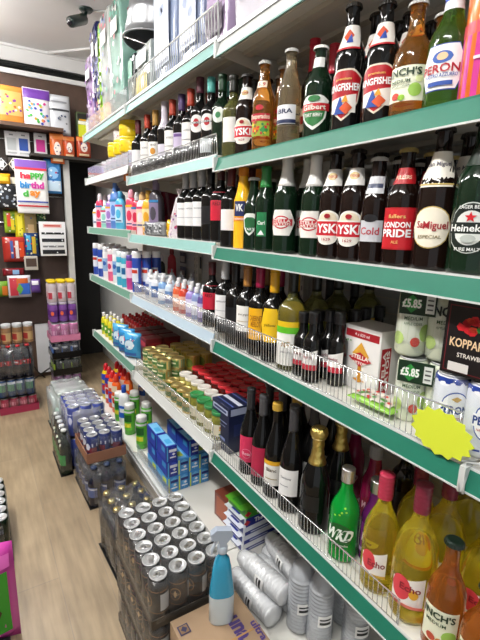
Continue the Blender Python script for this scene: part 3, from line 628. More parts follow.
for px, id, w in ((139, 'w_burgcap', 'second shelf'), (148, 'w_redcap', 'second shelf, beyond slim bottles'), (156, 'w_gold', 'second shelf, middle section'), (165, 'w_whiteneck', 'second shelf'), (173, 'w_redcap', 'second shelf, beside purple-foiled wine'), (182, 'w_purplecap', 'second shelf'), (191, 'w_redcap', 'second shelf, nearest the round badges')): B(id, px, 1, w, None, 1)
# third shelf, near section
B('heine', 474, 2, 'right edge of third shelf', None, 0)
B('miguel', 436, 2, 'on third shelf', 128, 3)
B('pride', 405, 2, 'on third shelf', 149, 3)
B('coors', 374, 2, 'on third shelf', 158, 3)
B('tyskie', 355, 2, 'third shelf, right one of two', 150, 3)
B('tyskie', 334, 2, 'third shelf, left one of two', 152, 3)
B('stella', 313, 2, 'third shelf, nearer one', 156, 2)
B('stella', 285, 2, 'third shelf, farther one', 157, 2)
B('stellag', 298, 2, 'between the red cartouche lagers', 157, 0, X=.862)
B('carl2', 270, 2, 'on third shelf', 167, 1)
B('small', 259, 2, 'on third shelf', 178, 1)
B('vk', 247, 2, 'on third shelf', 168, 1)
B('w_burgcap', 231, 2, 'third shelf', None, 1)
B('w_redlab', 221, 2, 'third shelf by the joint', None, 1)
for k, px in enumerate((211, 203, 195, 187)): B('w_silver' if k in (1, 2, 3) else 'w_black', px, 2, ['third shelf at the joint', 'third shelf, nearest of three', 'third shelf, middle of three', 'third shelf, farthest of three'][k], None, 1)
# fourth shelf, near section
B('w_jacob', 291, 3, 'fourth shelf', 268, 2)
B('w_yelcap', 273, 3, 'fourth shelf', 270, 1)
B('w_yellab', 259, 3, 'fourth shelf', 268, 1)
B('w_goldcap', 247, 3, 'fourth shelf', 266, 1)
B('w_black', 236, 3, 'between white-labelled wines', 264, 1)
B('w_silver', 226, 3, 'fourth shelf, far end', 261, 1)
B('w_redlab', 212, 3, 'fourth shelf joint', 262, 1)
B('w_mini', 312, 3, 'in front on fourth shelf', 312, 1, X=.79)
B('w_mini', 302, 3, 'against the banded white wine', 312, 1, X=.80)
B('w_miniw', 338, 3, 'right of the quarter bottles', 312, 1, X=.90)
B('w_mini', 326, 3, 'just right of its twin', 312, 1, X=.835)
B('w_black', 330, 3, 'behind the quarter bottles', 283, 0, X=1.03)
B('w_black', 352, 3, 'fourth shelf, left of white box', 290, 0, X=1.10)
B('w_miniw', 352, 3, 'beside the white beer box', 308, 1, X=.95)
B('w_jacob', 366, 3, 'standing high at the back panel', None, 0, X=1.06)
# fifth shelf, near section
B('inchlow', 481, 4, 'cut off by right frame edge', 600, 0, X=.80)
B('inchlow', 458, 4, 'fifth shelf, lower right', 540, 0, X=.80)
B('echobig', 429, 4, 'fifth shelf', 484, 2)
B('echo', 387, 4, 'fifth shelf', 474, 0)
B('wkd', 344, 4, 'fifth shelf', 468, 0)
B('purp', 369, 4, 'fifth shelf', 480, 0, X=.865)
B('champ', 315, 4, 'fifth shelf, in front', 427, 0)
B('champ', 338, 4, 'fifth shelf, farther back right', 415, 0, X=.93)
B('w_whitelab', 291, 4, 'fifth shelf', 405, 2)
B('w_goldtop', 275, 4, 'fifth shelf', 403, 2)
B('w_pink2', 264, 4, 'fifth shelf', 395, 2)
B('w_pink', 251, 4, 'fifth shelf', 388, 2)
B('cherry', 372, 4, 'fifth shelf, behind green drink', None, 0, X=.965)
B('cherry', 353, 4, 'fifth shelf, at the back', None, 0, X=1.03)
B('echobig', 415, 4, 'behind its pink-foiled neighbour', None, 0, X=.95)
B('w_black', 402, 4, 'behind the yellow wines', None, 0, X=1.03)
B('echobig', 462, 4, 'back row above the amber cider', None, 1, X=.93)
# ================================================================== other goods: builders (each returns a fresh root at the origin)
def jar_root(key, r, h, body, lid, ops, name='jar', lidh=.014):
    def f():
        root = thing(name, '', name.split('_')[-1], (0, 0, 0)); m = MB()
        m.lathe([(r*.85, 0), (r*.97, .002), (r, .008), (r, h*.72), (r*.97, h*.80), (r*.84, h*.86), (r*.84, h-lidh)], body, 20); link_k('jar_body', m.mesh('jar_body'), root)
        m = MB(); m.lathe([(r*.93, h-lidh), (r*.96, h-lidh+.001), (r*.96, h-.002), (r*.92, h), (r*.80, h+.0002), (r*.78, h-.0008), (r*.2, h-.0008)], lid, 20); link_k('lid', m.mesh('lid'), root)
        if ops: m = MB(); decals(m, ops, plain_map(r)); link_k('label', m.mesh('label'), root)
        return root
    return cached(key, f)
def tin_root(key, r, h, ops, body=M_ALU, name='food_tin'):
    def f():
        root = thing(name, '', 'tin', (0, 0, 0)); m = MB()
        m.lathe([(r*.98, 0), (r*1.01, .001), (r*1.01, .003), (r, .004), (r, h-.004), (r*1.01, h-.003), (r*1.01, h-.0005), (r*.97, h), (r*.95, h-.003), (r*.6, h-.003), (r*.58, h-.002), (r*.2, h-.002)], body, 22)
        link_k('tin_body', m.mesh('tin_body'), root); m = MB(); decals(m, ops, plain_map(r), n=12); link_k('label', m.mesh('label'), root); return root
    return cached(key, f)
def aero_root(key, r, h, body, cap, ops, name='spray_can'):
    def f():
        root = thing(name, '', 'spray can', (0, 0, 0)); m = MB()
        m.lathe([(r*.95, 0), (r, .003), (r, h*.80), (r*.96, h*.83), (r*.8, h*.85)], body, 20); link_k('can_body', m.mesh('can_body'), root)
        m = MB(); m.lathe([(r*.93, h*.84), (r*.95, h*.845), (r*.92, h*.97), (r*.85, h), (r*.3, h+.0005)], cap, 20); link_k('cap', m.mesh('cap'), root)
        if ops: m = MB(); decals(m, ops, plain_map(r)); link_k('label', m.mesh('label'), root)
        return root
    return cached(key, f)
def squeeze_root(key, w, d, h, body, cap, ops, capk='flip', name='lotion_bottle'):
    """oval bottle: wide w along y, d along x"""
    def f():
        root = thing(name, '', 'bottle', (0, 0, 0)); m = MB(); seg = 24; V = []; P = [(.9, 0), (1, .01), (1, .35), (.98, .62), (.86, .74), (.55, .80), (.34, .815), (.33, .85)]
        for k, z in P:
            for q in range(seg):
                a = 2*PI*q/seg; V.append((d/2*k*math.cos(a), w/2*k*math.sin(a), z*h))
        F = [(i*seg+q, i*seg+(q+1) % seg, (i+1)*seg+(q+1) % seg, (i+1)*seg+q) for i in range(len(P)-1) for q in range(seg)]
        F += [tuple(range(seg))[::-1], tuple((len(P)-1)*seg+q for q in range(seg))]
        m.add(V, F, body, True); link_k('bottle_body', m.mesh('bottle_body'), root)
        m = MB(); rr = min(w, d)*.27
        if capk == 'flip': m.lathe([(rr, h*.82), (rr*1.05, h*.83), (rr, h*.99), (rr*.8, h), (rr*.2, h)], cap, 16)
        elif capk == 'dome': m.lathe([(rr*1.2, h*.80), (rr*1.25, h*.82), (rr*1.2, h*.92), (rr*.8, h*.98), (rr*.2, h)], cap, 16)
        else: m.lathe([(rr*1.1, h*.80), (rr*1.1, h*.86), (rr*.45, h*.88), (rr*.4, h*.97), (rr*.25, h)], cap, 14)
        link_k('cap', m.mesh('cap'), root)
        if ops:
            def mp(s, z, off):
                t = s/(w/2); return (-(d/2+off+.0008)*math.cos(t), -(w/2+off+.0008)*math.sin(t), z)
            m = MB(); decals(m, ops, mp); link_k('label', m.mesh('label'), root)
        return root
    return cached(key, f)
def box_root(key, w, d, h, body, front=(), side=(), top=(), name='carton', cat='box', bev=.0015):
    """d along x (depth), w along y, h up; front = the -X face, side = the -Y face"""
    def f():
        root = thing(name, '', cat, (0, 0, 0)); m = MB(); m.box(-d/2, d/2, -w/2, w/2, 0, h, body, bev); link_k('carton_body', m.mesh('carton_body'), root)
        m = MB()
        if front: decals(m, front, flat_map((-d/2-.0002, 0, h/2), (0, -1, 0), (0, 0, 1)), n=2)
        if side: decals(m, side, flat_map((0, -w/2-.0002, h/2), (1, 0, 0), (0, 0, 1)), n=2)
        if top: decals(m, top, flat_map((0, 0, h+.0002), (0, -1, 0), (1, 0, 0)), n=2)
        if m.v: link_k('print', m.mesh('print'), root)
        return root
    return cached(key, f)
def pillow_mesh(w, h, d, m, nx=8, nz=10, crimp=.06, seed=0, wr=.004):
    mb = MB(); rnd = random.Random(seed); V = []; F = []
    for side in (-1, 1):
        for i in range(nx+1):
            for j in range(nz+1):
                u, v = i/nx*2-1, j/nz*2-1
                t = (max(0, 1-abs(u)**2.6)**.6)*(max(0, 1-(abs(v)/(1-crimp))**4)**.6 if abs(v) < 1-crimp else 0)
                V.append((side*(-.5*d*t-.0006)+(rnd.random()-.5)*wr*t, -u*w/2*(1-.03*t), (v+1)/2*h))
    n = (nx+1)*(nz+1)
    for k in range(2):
        for i in range(nx):
            for j in range(nz):
                a = k*n+i*(nz+1)+j; F.append((a, a+nz+1, a+nz+2, a+1))
    ring = [i*(nz+1) for i in range(nx+1)]+[nx*(nz+1)+j for j in range(1, nz+1)]+[i*(nz+1)+nz for i in range(nx-1, -1, -1)]+[j for j in range(nz-1, 0, -1)]
    for a, b in zip(ring, ring[1:]+ring[:1]): F.append((a, b, b+n, a+n))
    mb.add(V, F, m, True); return mb
def pouch_root(key, w, h, d, col, ops, name='snack_pouch', cat='packet', seed=0):
    def f():
        root = thing(name, '', cat, (0, 0, 0)); m = pillow_mesh(w, h, d, plastic(col, .22) if isinstance(col, str) else col, seed=seed); link_k('film', m.mesh('film'), root)
        def mp(s, z, off):
            u = min(1, abs(s)/(w/2)); v = min(1, abs(z)/(h/2)); t = (max(0, 1-u**2.6)**.6)*(max(0, 1-(v/.94)**4)**.6 if v < .94 else 0)
            return (-.5*d*t-.0035-off*2, -s, z+h/2)
        if ops: m = MB(); decals(m, ops, mp, n=8); link_k('print', m.mesh('print'), root)
        return root
    return cached(key, f)
def trigger_root(key, body, trig, nozzle, ops, h=.28, w=.085, d=.055, low=None, name='trigger_spray_bottle'):
    def f():
        root = thing(name, '', 'spray bottle', (0, 0, 0)); m = MB(); seg = 20; V = []
        P = [(.94, 0), (1, .01), (1, .30), (.90, .42), (.80, .50), (.74, .58), (.55, .68), (.28, .72), (.26, .76)]
        for k, z in P:
            for q in range(seg):
                a = 2*PI*q/seg; V.append((w/2*k*math.copysign(abs(math.cos(a))**.8, math.cos(a)), d/2*min(1, k+.05)*math.copysign(abs(math.sin(a))**.8, math.sin(a)), z*h))
        F = [(i*seg+q, i*seg+(q+1) % seg, (i+1)*seg+(q+1) % seg, (i+1)*seg+q) for i in range(len(P)-1) for q in range(seg)]+[tuple(range(seg))[::-1], tuple((len(P)-1)*seg+q for q in range(seg))]
        m.add(V, F, body, True)
        if low:
            for i_, f_ in enumerate(m.f):
                if max(m.v[q][2] for q in f_) <= .31*h: m.m[i_] = m.mi(low)
        link_k('bottle_body', m.mesh('bottle_body'), root)
        m = MB(); m.lathe([(.015, h*.75), (.016, h*.76), (.016, h*.81), (.012, h*.82)], nozzle, 16)
        m.prism([(-.036, h*.90), (-.036, h*.96), (-.02, h), (.026, h*.985), (.03, h*.93), (.012, h*.86), (.010, h*.81), (-.010, h*.81), (-.012, h*.89)], -.011, .011, trig); hd = link_k('spray_head', m.mesh('spray_head'), root)
        m = MB(); m.prism([(-.014, h*.88), (-.020, h*.88), (-.034, h*.79), (-.036, h*.74), (-.032, h*.74), (-.027, h*.80)], -.006, .006, nozzle); link_k('trigger', m.mesh('trigger'), root)
        if ops:
            m = MB(); decals(m, ops, lambda s, z, off: (-(w/2+.001+off)*math.cos(s/(d*.5)), -(d/2+.001+off)*math.sin(s/(d*.5)), z)); link_k('label', m.mesh('label'), root)
        return root
    return cached(key, f)
def at_px(key, root, px, z, X, label, face=.3, sz=1, group=None, rz=None, hh=.05, dy=0):
    y = min(solve_y(px, X, z+hh)+dy, 3.335 if z > .1 else 9)
    return put(key, root, (X, y, z+.0008), rz if rz is not None else math.atan2(y, X)*face, label, group, sz)

# ------------------------------------------------------------------ fourth shelf, near section: cartons, cans, sign
z3 = lipz(3, 1)+.001
at_px('stellabox', box_root('stellabox', .125, .10, .175, paper('#eceae8'),
      [('r', 0, .066, .115, .020, '#a8202c'), ('t', '4 x 620 ml', 0, .066, .05, .008, '#f4ecec'), ('e', 0, .012, .058, .070, '#d8a13a'), ('r', 0, -.035, .012, .04, '#c98a2a'), ('e', 0, -.058, .042, .014, '#c98a2a'), ('hex', 0, .000, .080, .040, '#b81c2a'), ('t', 'STELLA', 0, .006, .060, .012, '#f6f0ea', .03), ('t', 'ARTOIS', 0, -.010, .048, .008, '#f6f0ea', .03), ('dots', -.045, .04, .02, .02, 6, .003, ['#6aa05a'])],
      [('r', -.026, -.02, .036, .125, '#b01f2b')], [('r', 0, 0, .11, .085, '#d8d6d6')], name='beer_carton'),
      372, z3, .905, 'white beer carton with a glass and red badge on fourth shelf', rz=.0, sz=1)
# vertical lettering on the carton's red side strip
ob = [o for o in COL.objects if o.name.startswith('beer_carton')][0]
m = MB(); mp = flat_map((-.026, -.0632, .0675), (0, 0, 1), (-1, 0, 0)); decals(m, [('t', 'STELLA\nARTOIS', 0, 0, .112, .026, '#f4eeea', .03)], mp); m.build('side_lettering', ob)
def can_quad(key, z, px, label, ops, X, rz):
    y = solve_y(px, X, z+.07); t = thing('beer_can_pack', label, 'can pack', (X, y, z), rz); r = .033; h = .150
    g = MB(); g.lathe([(r*.8, 0), (r*.86, .001), (r, .008), (r, h-.016), (r*.93, h-.008), (r*.86, h-.0055)], paper('#eceff4'), 24); decals(g, ops, plain_map(r)); gm = g.mesh('can')
    for i in (-.5, .5):
        for j in (-.5, .5): c = link('can', gm, t, (i*.0665, j*.0665, 0), (0, 0, .75)); link('lid', can_lid_mesh(r, h), c)
    m = MB(); m.box(-.067, .067, -.067, .067, .004, h+.001, M_WRAP, .028); m.build('shrink_wrap', t); return t
can_quad('peroni', z3, 473, 'white and blue beer cans under the black strawberry carton', [('r', 0, .138, .19, .012, '#1f3f9a'), ('r', 0, .018, .19, .004, '#1f3f9a'), ('e', 0, .078, .058, .080, '#2a4ea0'), ('e', 0, .078, .054, .075, '#f4f5f7'), ('r', 0, .080, .058, .026, '#f4f5f7'), ('t', 'PERONI', 0, .080, .056, .018, '#1f3f8a', .03), ('t', 'NASTRO AZZURRO', 0, .062, .040, .005, '#b01a2a'), ('dia', 0, .103, .018, .012, '#c9a24a')], .85, .1)
at_px('koppar', box_root('koppar', .135, .125, .145, paper('#141214'),
      [('r', 0, 0, .122, .132, '#6a1a22'), ('r', 0, 0, .118, .128, '#161214'), ('dots', -.02, .030, .03, .026, 9, .009, ['#c8202a', '#e04a30']), ('dots', .012, .028, .03, .02, 5, .007, ['#2f8a3a', '#c8202a']), ('t', 'KOPPARBERG', 0, -.006, .105, .018, '#e9c9a0', .02), ('t', 'STRAWBERRY', 0, -.030, .07, .009, '#e9e2d8'), ('r', -.03, -.055, .04, .018, '#d9d6d2')],
      [('r', 0, 0, .11, .13, '#1c1618')], name='cider_carton'),
      492, z3+.153, .85, 'black cider carton with strawberries on top of white beer cans', rz=.08)
def cider_pack(z, px, label, X=.86):
    y = solve_y(px, X, z+.07); t = thing('cider_can_pack', label, 'can pack', (X, y, z), .42, 'packs of cider cans'); r = .033; h = .150
    mesh_b = MB(); mesh_b.lathe([(r*.8, 0), (r*.86, .001), (r, .008), (r, h-.016), (r*.93, h-.008), (r*.86, h-.0055)], paper('#dfe6cc'), 24)
    decals(mesh_b, [('r', 0, .07, .16, .07, '#e9eeda'), ('e', .03, .055, .03, .04, '#a5c85a'), ('e', -.03, .04, .03, .03, '#b9d47a'), ('e', .008, .035, .02, .022, '#c9392b'), ('t', "INCH'S", 0, .112, .060, .022, '#26332a', .04), ('t', 'MEDIUM', 0, .088, .036, .008, '#3f5a3c'), ('t', 'APPLE CIDER', 0, .076, .036, .006, '#5f7a5c')], plain_map(r))
    bm_ = mesh_b.mesh('can')
    for i in (0, 1):
        for j in (0, 1):
            c = link('can', bm_, t, (i*.0665, j*.0665, 0), (0, 0, .25 if i == 0 else 2)); link('lid', can_lid_mesh(r, h), c)
    m = MB(); w = .0335
    m.box(-w, .0665+w, -w, .0665+w, .004, h+.001, M_WRAP, .028); m.build('shrink_wrap', t)
    m = MB(); mp = flat_map((-w-.002, .052, h-.028), (0, -1, 0), (0, 0, 1)); decals(m, [('r', 0, 0, .075, .048, '#15321d'), ('e', -.012, -.001, .044, .040, '#2f8a3c'), ('t', '£5.85', -.012, 0, .040, .020, '#f2f6ee', .04), ('r', .026, 0, .018, .038, '#e2e6e0'), ('r', .026, 0, .012, .004, '#555555'), ('r', .026, .010, .012, .003, '#555555'), ('r', .026, -.010, .012, .003, '#555555')], mp, n=2)
    m.box(-w-.0018, -w-.001, .014, .090, h-.053, h-.003, paper('#15321d')); m.build('price_flag', t); return t
cider_pack(z3, 441, 'lower four pack of pale green cider cans with price flag')
cider_pack(z3+.153, 444, 'upper four pack of pale green cider cans with price flag')
# bag lying in front of the white carton
at_px('greenbag', pouch_root('greenbag', .135, .070, .020, '#8fc94a', [('r', 0, 0, .11, .05, '#d8d2c6'), ('dots', 0, 0, .10, .05, 30, .006, ['#c9302a', '#e8e2d8', '#c9302a', '#4f9a3a']), ], name='patterned_packet', seed=3), 369, z3+.016, .772, 'flat green packet with red and white pattern behind the wire fence', rz=.1)
pb = [o for o in COL.objects if o.name.startswith('patterned_packet')][0]; pb.rotation_euler = (0, 1.50, .0)
# yellow star price sign on the wire fence
def star_sign():
    y = solve_y(440, LX-.012, 1.19); t = thing('price_star', 'blank fluorescent yellow star card hanging on the wire fence', 'sign', (LX-.012, y, 1.148+.048), 0)
    m = MB(); n = 15; V = [(0, 0, 0), (.0012, 0, 0)]
    for x in (0, .0012):
        for i in range(2*n):
            a = PI*i/n; q = 1 if i % 2 == 0 else .86; V.append((x, -.068*q*math.cos(a), .050*q*math.sin(a)))
    F = []
    for i in range(2*n):
        j = (i+1) % (2*n); F += [(0, 2+i, 2+j), (1, 2+2*n+j, 2+2*n+i), (2+i, 2+2*n+i, 2+2*n+j, 2+j)]
    m.add(V, F, paper('#d8e63c', .5)); m.build('card', t, (0, 0, 0), (0, -.05, 0))
star_sign()
# white plastic strip clip at the joint of the fourth rail
m = MB(); yj = Y0+.0; m.tube([(LX-.020, yj-.012, 1.148-.044), (LX-.010, yj-.006, 1.148-.005), (LX-.006, yj-.004, 1.160), (LX+.012, yj-.02, 1.160), (LX+.03, yj-.05, 1.158)], .0022, M_LIPW)
m.tube([(LX-.020, yj-.003, 1.148-.044), (LX-.010, yj+.004, 1.148-.005), (LX-.006, yj+.006, 1.158), (LX+.012, yj-.01, 1.162)], .0022, M_LIPW)
tag(m.build('white_cord'), 'white cord looped over the fourth rail joint at right', 'cord')
# fifth shelf: navy box of small bottles at the far end
z4 = lipz(4, 1)+.001
for X, px, w in ((.845, 232, 'in front'),):
    at_px('navybox', box_root('navybox', .14, .115, .195, paper('#141d3f'), [('r', 0, .078, .13, .030, '#b9c2da'), ('t', 'TONIC', 0, .078, .09, .016, '#1a2550', .03), ('r', 0, .02, .11, .004, '#8893b8'), ('r', 0, -.01, .11, .004, '#8893b8'), ('t', 'WATER', 0, -.045, .07, .012, '#9aa6cc')]
      if False else [('r', 0, .074, .12, .022, '#a9b2ce'), ('r', 0, .074, .10, .010, '#2a3566'), ('r', 0, .028, .11, .004, '#8893b8'), ('r', 0, .012, .09, .003, '#8893b8'), ('r', 0, -.045, .09, .012, '#6f7cae')],
      [('r', 0, .078, .10, .028, '#a9b2ce'), ('r', 0, .0, .07, .05, '#202c5c')], [('r', 0, 0, .13, .02, '#c9cedd'), ('r', 0, .035, .13, .006, '#5060a0'), ('r', 0, -.035, .13, .006, '#5060a0')], name='bottle_carton'), px, z4, X, f'navy blue drinks carton at far end of fifth shelf, {w}', rz=0)

# ------------------------------------------------------------------ fifth shelf, middle section: jars and tins
z4m = lipz(4, 2)+.001
def rows(key, root, x0, dx, nx, y0, dy, ny, z, look, place, group, face=.3, jit=.15, names=('front row', 'second row', 'third row', 'back row')):
    for i in range(nx):
        for j in range(ny):
            put(key, root, (x0+i*dx+random.uniform(-.001, .001), y0+j*dy, z), face+random.uniform(-jit, jit), f'{look}, {place}, {ORD[j]} from its near end, {names[min(i, 3)]}', group)
rows('whitejar', jar_root('whitejar', .034, .115, mat('pickle_jar', '#a9a055', .15, coat=.6, var=.4, scale=60), plastic('#e6e4dc'), [('r', 0, .045, .12, .045, '#d8c46a'), ('r', 0, .05, .05, .02, '#6a8a3a'), ('dots', 0, .045, .1, .03, 12, .004, ['#b03a2a', '#f0ecd8'])]),
     .873, .072, 1, 1.43, .071, 8, z4m, 'white-lidded jar', 'middle section', 'white-lidded pickle jars')
rows('greenjar', jar_root('greenjar', .034, .120, mat('olive_jar', '#7a7a30', .15, coat=.6, var=.5, scale=60), plastic('#2f8a4a'), [('r', 0, .045, .13, .05, '#e2dcc2'), ('dots', 0, .045, .12, .04, 14, .005, ['#c4512a', '#3f7a34', '#e0b030'])]),
     .800, .072, 1, 1.43, .071, 4, z4m, 'green-lidded jar', 'middle section', 'green-lidded jars')
rows('redjar', jar_root('redjar', .034, .135, mat('sauce_jar', '#5a1812', .15, coat=.6, var=.3), plastic('#e0303c'), [('r', 0, .05, .12, .05, '#c9a46a'), ('r', 0, .06, .06, .016, '#7a2018')]),
     .945, .071, 3, 1.43, .071, 8, z4m, 'red-lidded jar', 'middle section', 'red-lidded sauce jars')
rows('goldtin', tin_root('goldtin', .034, .045, [('r', 0, .0225, .21, .034, '#c9a24a'), ('r', 0, .0225, .05, .024, '#3f6a2c')], M_GOLD), .80, .071, 1, 1.72, .071, 4, z4m, 'small gold tin', 'bottom layer', 'small gold tins')
rows('goldtin', BOT['goldtin'], .80, .071, 1, 1.72, .071, 4, z4m+.046, 'small gold tin', 'top layer', 'small gold tins')
for lv in range(3):
    rows('greentin', tin_root('greentin', .0365, .055, [('r', 0, .0275, .225, .044, '#9db07a'), ('r', 0, .0275, .08, .030, '#4f7a3c'), ('t', 'PEAS', 0, .0275, .04, .012, '#efe9c8', .03)] if False else [('r', 0, .0275, .225, .044, '#9db07a'), ('r', 0, .0275, .08, .030, '#4f7a3c'), ('r', 0, .030, .05, .008, '#efe9c8')], M_GOLD), .802, .076, 2, 2.04, .077, 4, z4m+lv*.056, 'pale green tin', ['lowest layer', 'middle layer', 'top layer'][lv], 'stacked pale green tins')
for lv in range(2):
    rows('yeltin', tin_root('yeltin', .0365, .085, [('r', 0, .0425, .225, .072, '#c9b04a'), ('e', 0, .0425, .05, .05, '#7a8a3a')], M_GOLD), .97, .076, 2, 2.04, .077, 4, z4m+lv*.086, 'tall yellow tin', ['lower layer', 'upper layer'][lv], 'stacked yellow tins')
# fifth shelf, middle to far: red boxes, blue bag, red-capped bottles
z4f = lipz(4, 3)+.001
rows('darkredbox', box_root('darkredbox', .095, .11, .15, paper('#5c1018'), [('r', 0, .04, .085, .03, '#a82a34'), ('r', 0, -.02, .07, .05, '#35100f'), ('dots', 0, -.02, .06, .04, 8, .005, ['#c9a24a', '#d8d0c8'])], [('r', 0, 0, .08, .1, '#7a1820')], [('r', 0, 0, .07, .08, '#4a0f14')], name='tea_carton'),
     .88, .118, 2, 2.45, .115, 3, z4f, 'dark red carton', 'fifth shelf', 'dark red cartons', face=0, jit=.02)
for i, (px, c, w) in enumerate(((133, '#3a98c8', 'near the tins'), (127, '#2a86c0', 'between its blue twins'), (121, '#4a9cc8', 'farthest of three'))):
    at_px('bluebag%d' % i, pouch_root('bluebag%d' % i, .13, .165, .07, c, [('e', 0, .01, .07, .06, '#d8ecf6'), ('r', 0, -.05, .09, .02, '#1f5aa8'), ('dots', 0, .03, .09, .08, 12, .006, ['#ffffff', '#1f5aa8', '#e0506a'])], name='laundry_bag', seed=i), px, z4f, .795, f'light blue puffed packet on fifth shelf, {w}', face=.5)
for lv, (zz, nm) in enumerate(((z4f, 'fifth shelf'),)):
    k1 = squeeze_root('redcap', .045, .040, .150, plastic('#8a1e1a'), plastic('#c41f28'), [('r', 0, .055, .040, .06, '#e6c23a'), ('r', 0, .06, .03, .02, '#b01c22')], 'flip', 'sauce_bottle')
    for i in range(4):
        for j in range(8):
            put('redcap', k1, (.93+i*.052 if i else .93, 2.80+j*.058, zz), .4, f'small red-capped sauce bottle, far section, {ORD[j]} from near side, {["front","second","third","back"][i]} row', 'red-capped sauce bottles')
    k2 = squeeze_root('yelb', .045, .040, .17, plastic('#d9d02a'), plastic('#e8e8e6'), [('r', 0, .06, .040, .06, '#5a9a2a'), ('e', 0, .065, .02, .02, '#f2f2d8')], 'flip', 'lemon_squeeze_bottle')
    for j in range(8): put('yelb', k2, (.79+(j % 2)*.055, 2.95+(j//2)*.095, zz), .4, f'yellow squeezy bottle, far end fifth shelf, {ORD[j//2]} along, {"rear" if j % 2 else "front"}', 'yellow squeezy bottles')
for j in range(4):
    k = squeeze_root('bluesq', .05, .045, .12, plastic('#5a76c0'), plastic('#e6e6ea'), [('r', 0, .045, .04, .05, '#c8d4ee')], 'flip', 'cleaner_bottle')
    put('bluesq', k, (.80, 2.62+j*.075, z4f), .5, f'short blue bottle on fifth shelf before the red caps, {ORD[j]} along', 'short blue bottles')
# ------------------------------------------------------------------ fourth shelf, middle and far: aerosols and household bottles
z3m, z3f = lipz(3, 2)+.001, lipz(3, 3)+.001
AER = [('aero_blue', .027, .235, '#2a4aa8', '#eeeeee', [('r', 0, .10, .05, .08, '#dfe6f2'), ('r', 0, .12, .04, .02, '#c83a2a')]), ('aero_white', .027, .225, '#eceef0', '#dfe3e6', [('r', 0, .10, .05, .09, '#8fb4dc'), ('e', 0, .11, .03, .03, '#2c5aa8')]),
       ('aero_pink', .027, .215, '#e0628a', '#f2eef0', [('r', 0, .10, .05, .07, '#f4d8e2'), ('e', 0, .10, .03, .04, '#c83a6a')]), ('aero_cyan', .027, .215, '#3aa8c8', '#e8f0f2', [('r', 0, .10, .05, .09, '#cfeaf2'), ('r', 0, .10, .03, .04, '#1f6aa0')]),
       ('aero_purple', .027, .205, '#6a4ab0', '#d8d0ea', [('r', 0, .10, .05, .06, '#d8c8ee')]), ('aero_magenta', .027, .205, '#c0408a', '#5a4a9a', [('r', 0, .10, .05, .06, '#f0c8e0')])]
seq = [(97, 0, 'farthest left'), (102, 0, 'second from far end'), (107, 1, 'next to blue pair'), (112, 2, 'between white and cyan cans'), (117, 1, 'before the pink one'), (121, 3, 'middle of the far group'), (126, 3, 'nearer of two'), (131, 5, 'at the far joint'), (137, 0, 'just this side of the joint')]
LN = ['blue and white', 'white and blue', 'pink', 'cyan', 'purple', 'magenta']
for px, k, w in seq:
    a = AER[k]; r = aero_root(a[0], a[1], a[2], plastic(a[3]), plastic(a[4]), a[5])
    for i in range(3):
        y = solve_y(px, .79, z3f+.08); put(a[0], r, (.79+i*.06, y, z3f if y > Y0+2 else z3m), .6, f'{LN[k]} spray can, {w}, {["front row", "second row", "third row"][i]}', 'spray cans on the fourth shelf')
k = squeeze_root('blackw', .062, .045, .22, plastic('#23262c'), plastic('#efefef'), [('r', 0, .08, .055, .07, '#c8ccd6'), ('e', 0, .09, .03, .03, '#3a4a8a')], 'flip', 'polish_bottle')
for j, px in enumerate((147, 154, 161)): at_px('blackw', k, px, z3m, .95, f'dark bottle with tall white cap, {["farthest", "middle", "nearest"][j]} of three', face=.5)
at_px('whitetub', jar_root('whitetub', .062, .13, plastic('#e9ebee'), plastic('#e2e5e8'), [('r', 0, .065, .17, .06, '#c9d4e6'), ('r', .0, .065, .06, .04, '#e6c82a')], 'paste_tub', .02), 160, z3m, .85, 'wide white tub with yellow patch behind wire fence', face=.8)
at_px('redtall', squeeze_root('redtall', .06, .05, .26, plastic('#b01f2e'), plastic('#8a1824'), [('r', 0, .09, .05, .07, '#d8485a')], 'flip', 'liquid_soap_bottle'), 172, z3m, 1.06, 'tall dark red bottle against the back panel, middle section', face=.5)
for j, px in enumerate((172, 181, 191)): at_px('spraycl', squeeze_root('spraycl', .05, .04, .165, plastic(['#d8e2ea', '#d8e2ea', '#d8e2ea'][j]), M_CLEAR, [('r', 0, .06, .045, .06, '#8fb4d8'), ('r', 0, .055, .03, .02, '#f2f2f2')], 'nozzle', 'nozzle_bottle'), px, z3m, .90, f'pale bottle with clear nozzle, {["farthest", "middle", "nearest"][j]} of three', face=.6)
for j, (px, c, c2, nm) in enumerate(((150, '#c8cfe0', '#5a6aa0', 'pale grey blue'), (156, '#dfe3ea', '#3a6ab0', 'white and blue'), (163, '#7fa8d8', '#e8eef4', 'sky blue'), (170, '#c9dcee', '#6a8ab8', 'pale blue'), (178, '#d8603a', '#e8b89a', 'orange'), (184, '#c8402a', '#f0c0a8', 'red orange'), (191, '#9a86c8', '#dcd4ee', 'lilac'), (197, '#8a9ac8', '#e4e8f4', 'blue lilac'), (203, '#5a4a8a', '#c8bce6', 'violet'))):
    at_px('hb%d' % j, squeeze_root('hb%d' % j, .052, .04, .14, plastic(c), plastic('#e8e8ea'), [('r', 0, .05, .045, .06, c2), ('e', 0, .055, .025, .02, '#f4f4f4')], 'flip', 'household_bottle'), px, z3m, .80, f'{nm} household bottle behind the middle wire fence', face=.6)
    at_px('hb%d' % j, BOT['hb%d' % j], px+1, z3m, .86, f'{nm} household bottle, second row behind middle fence', face=.6)
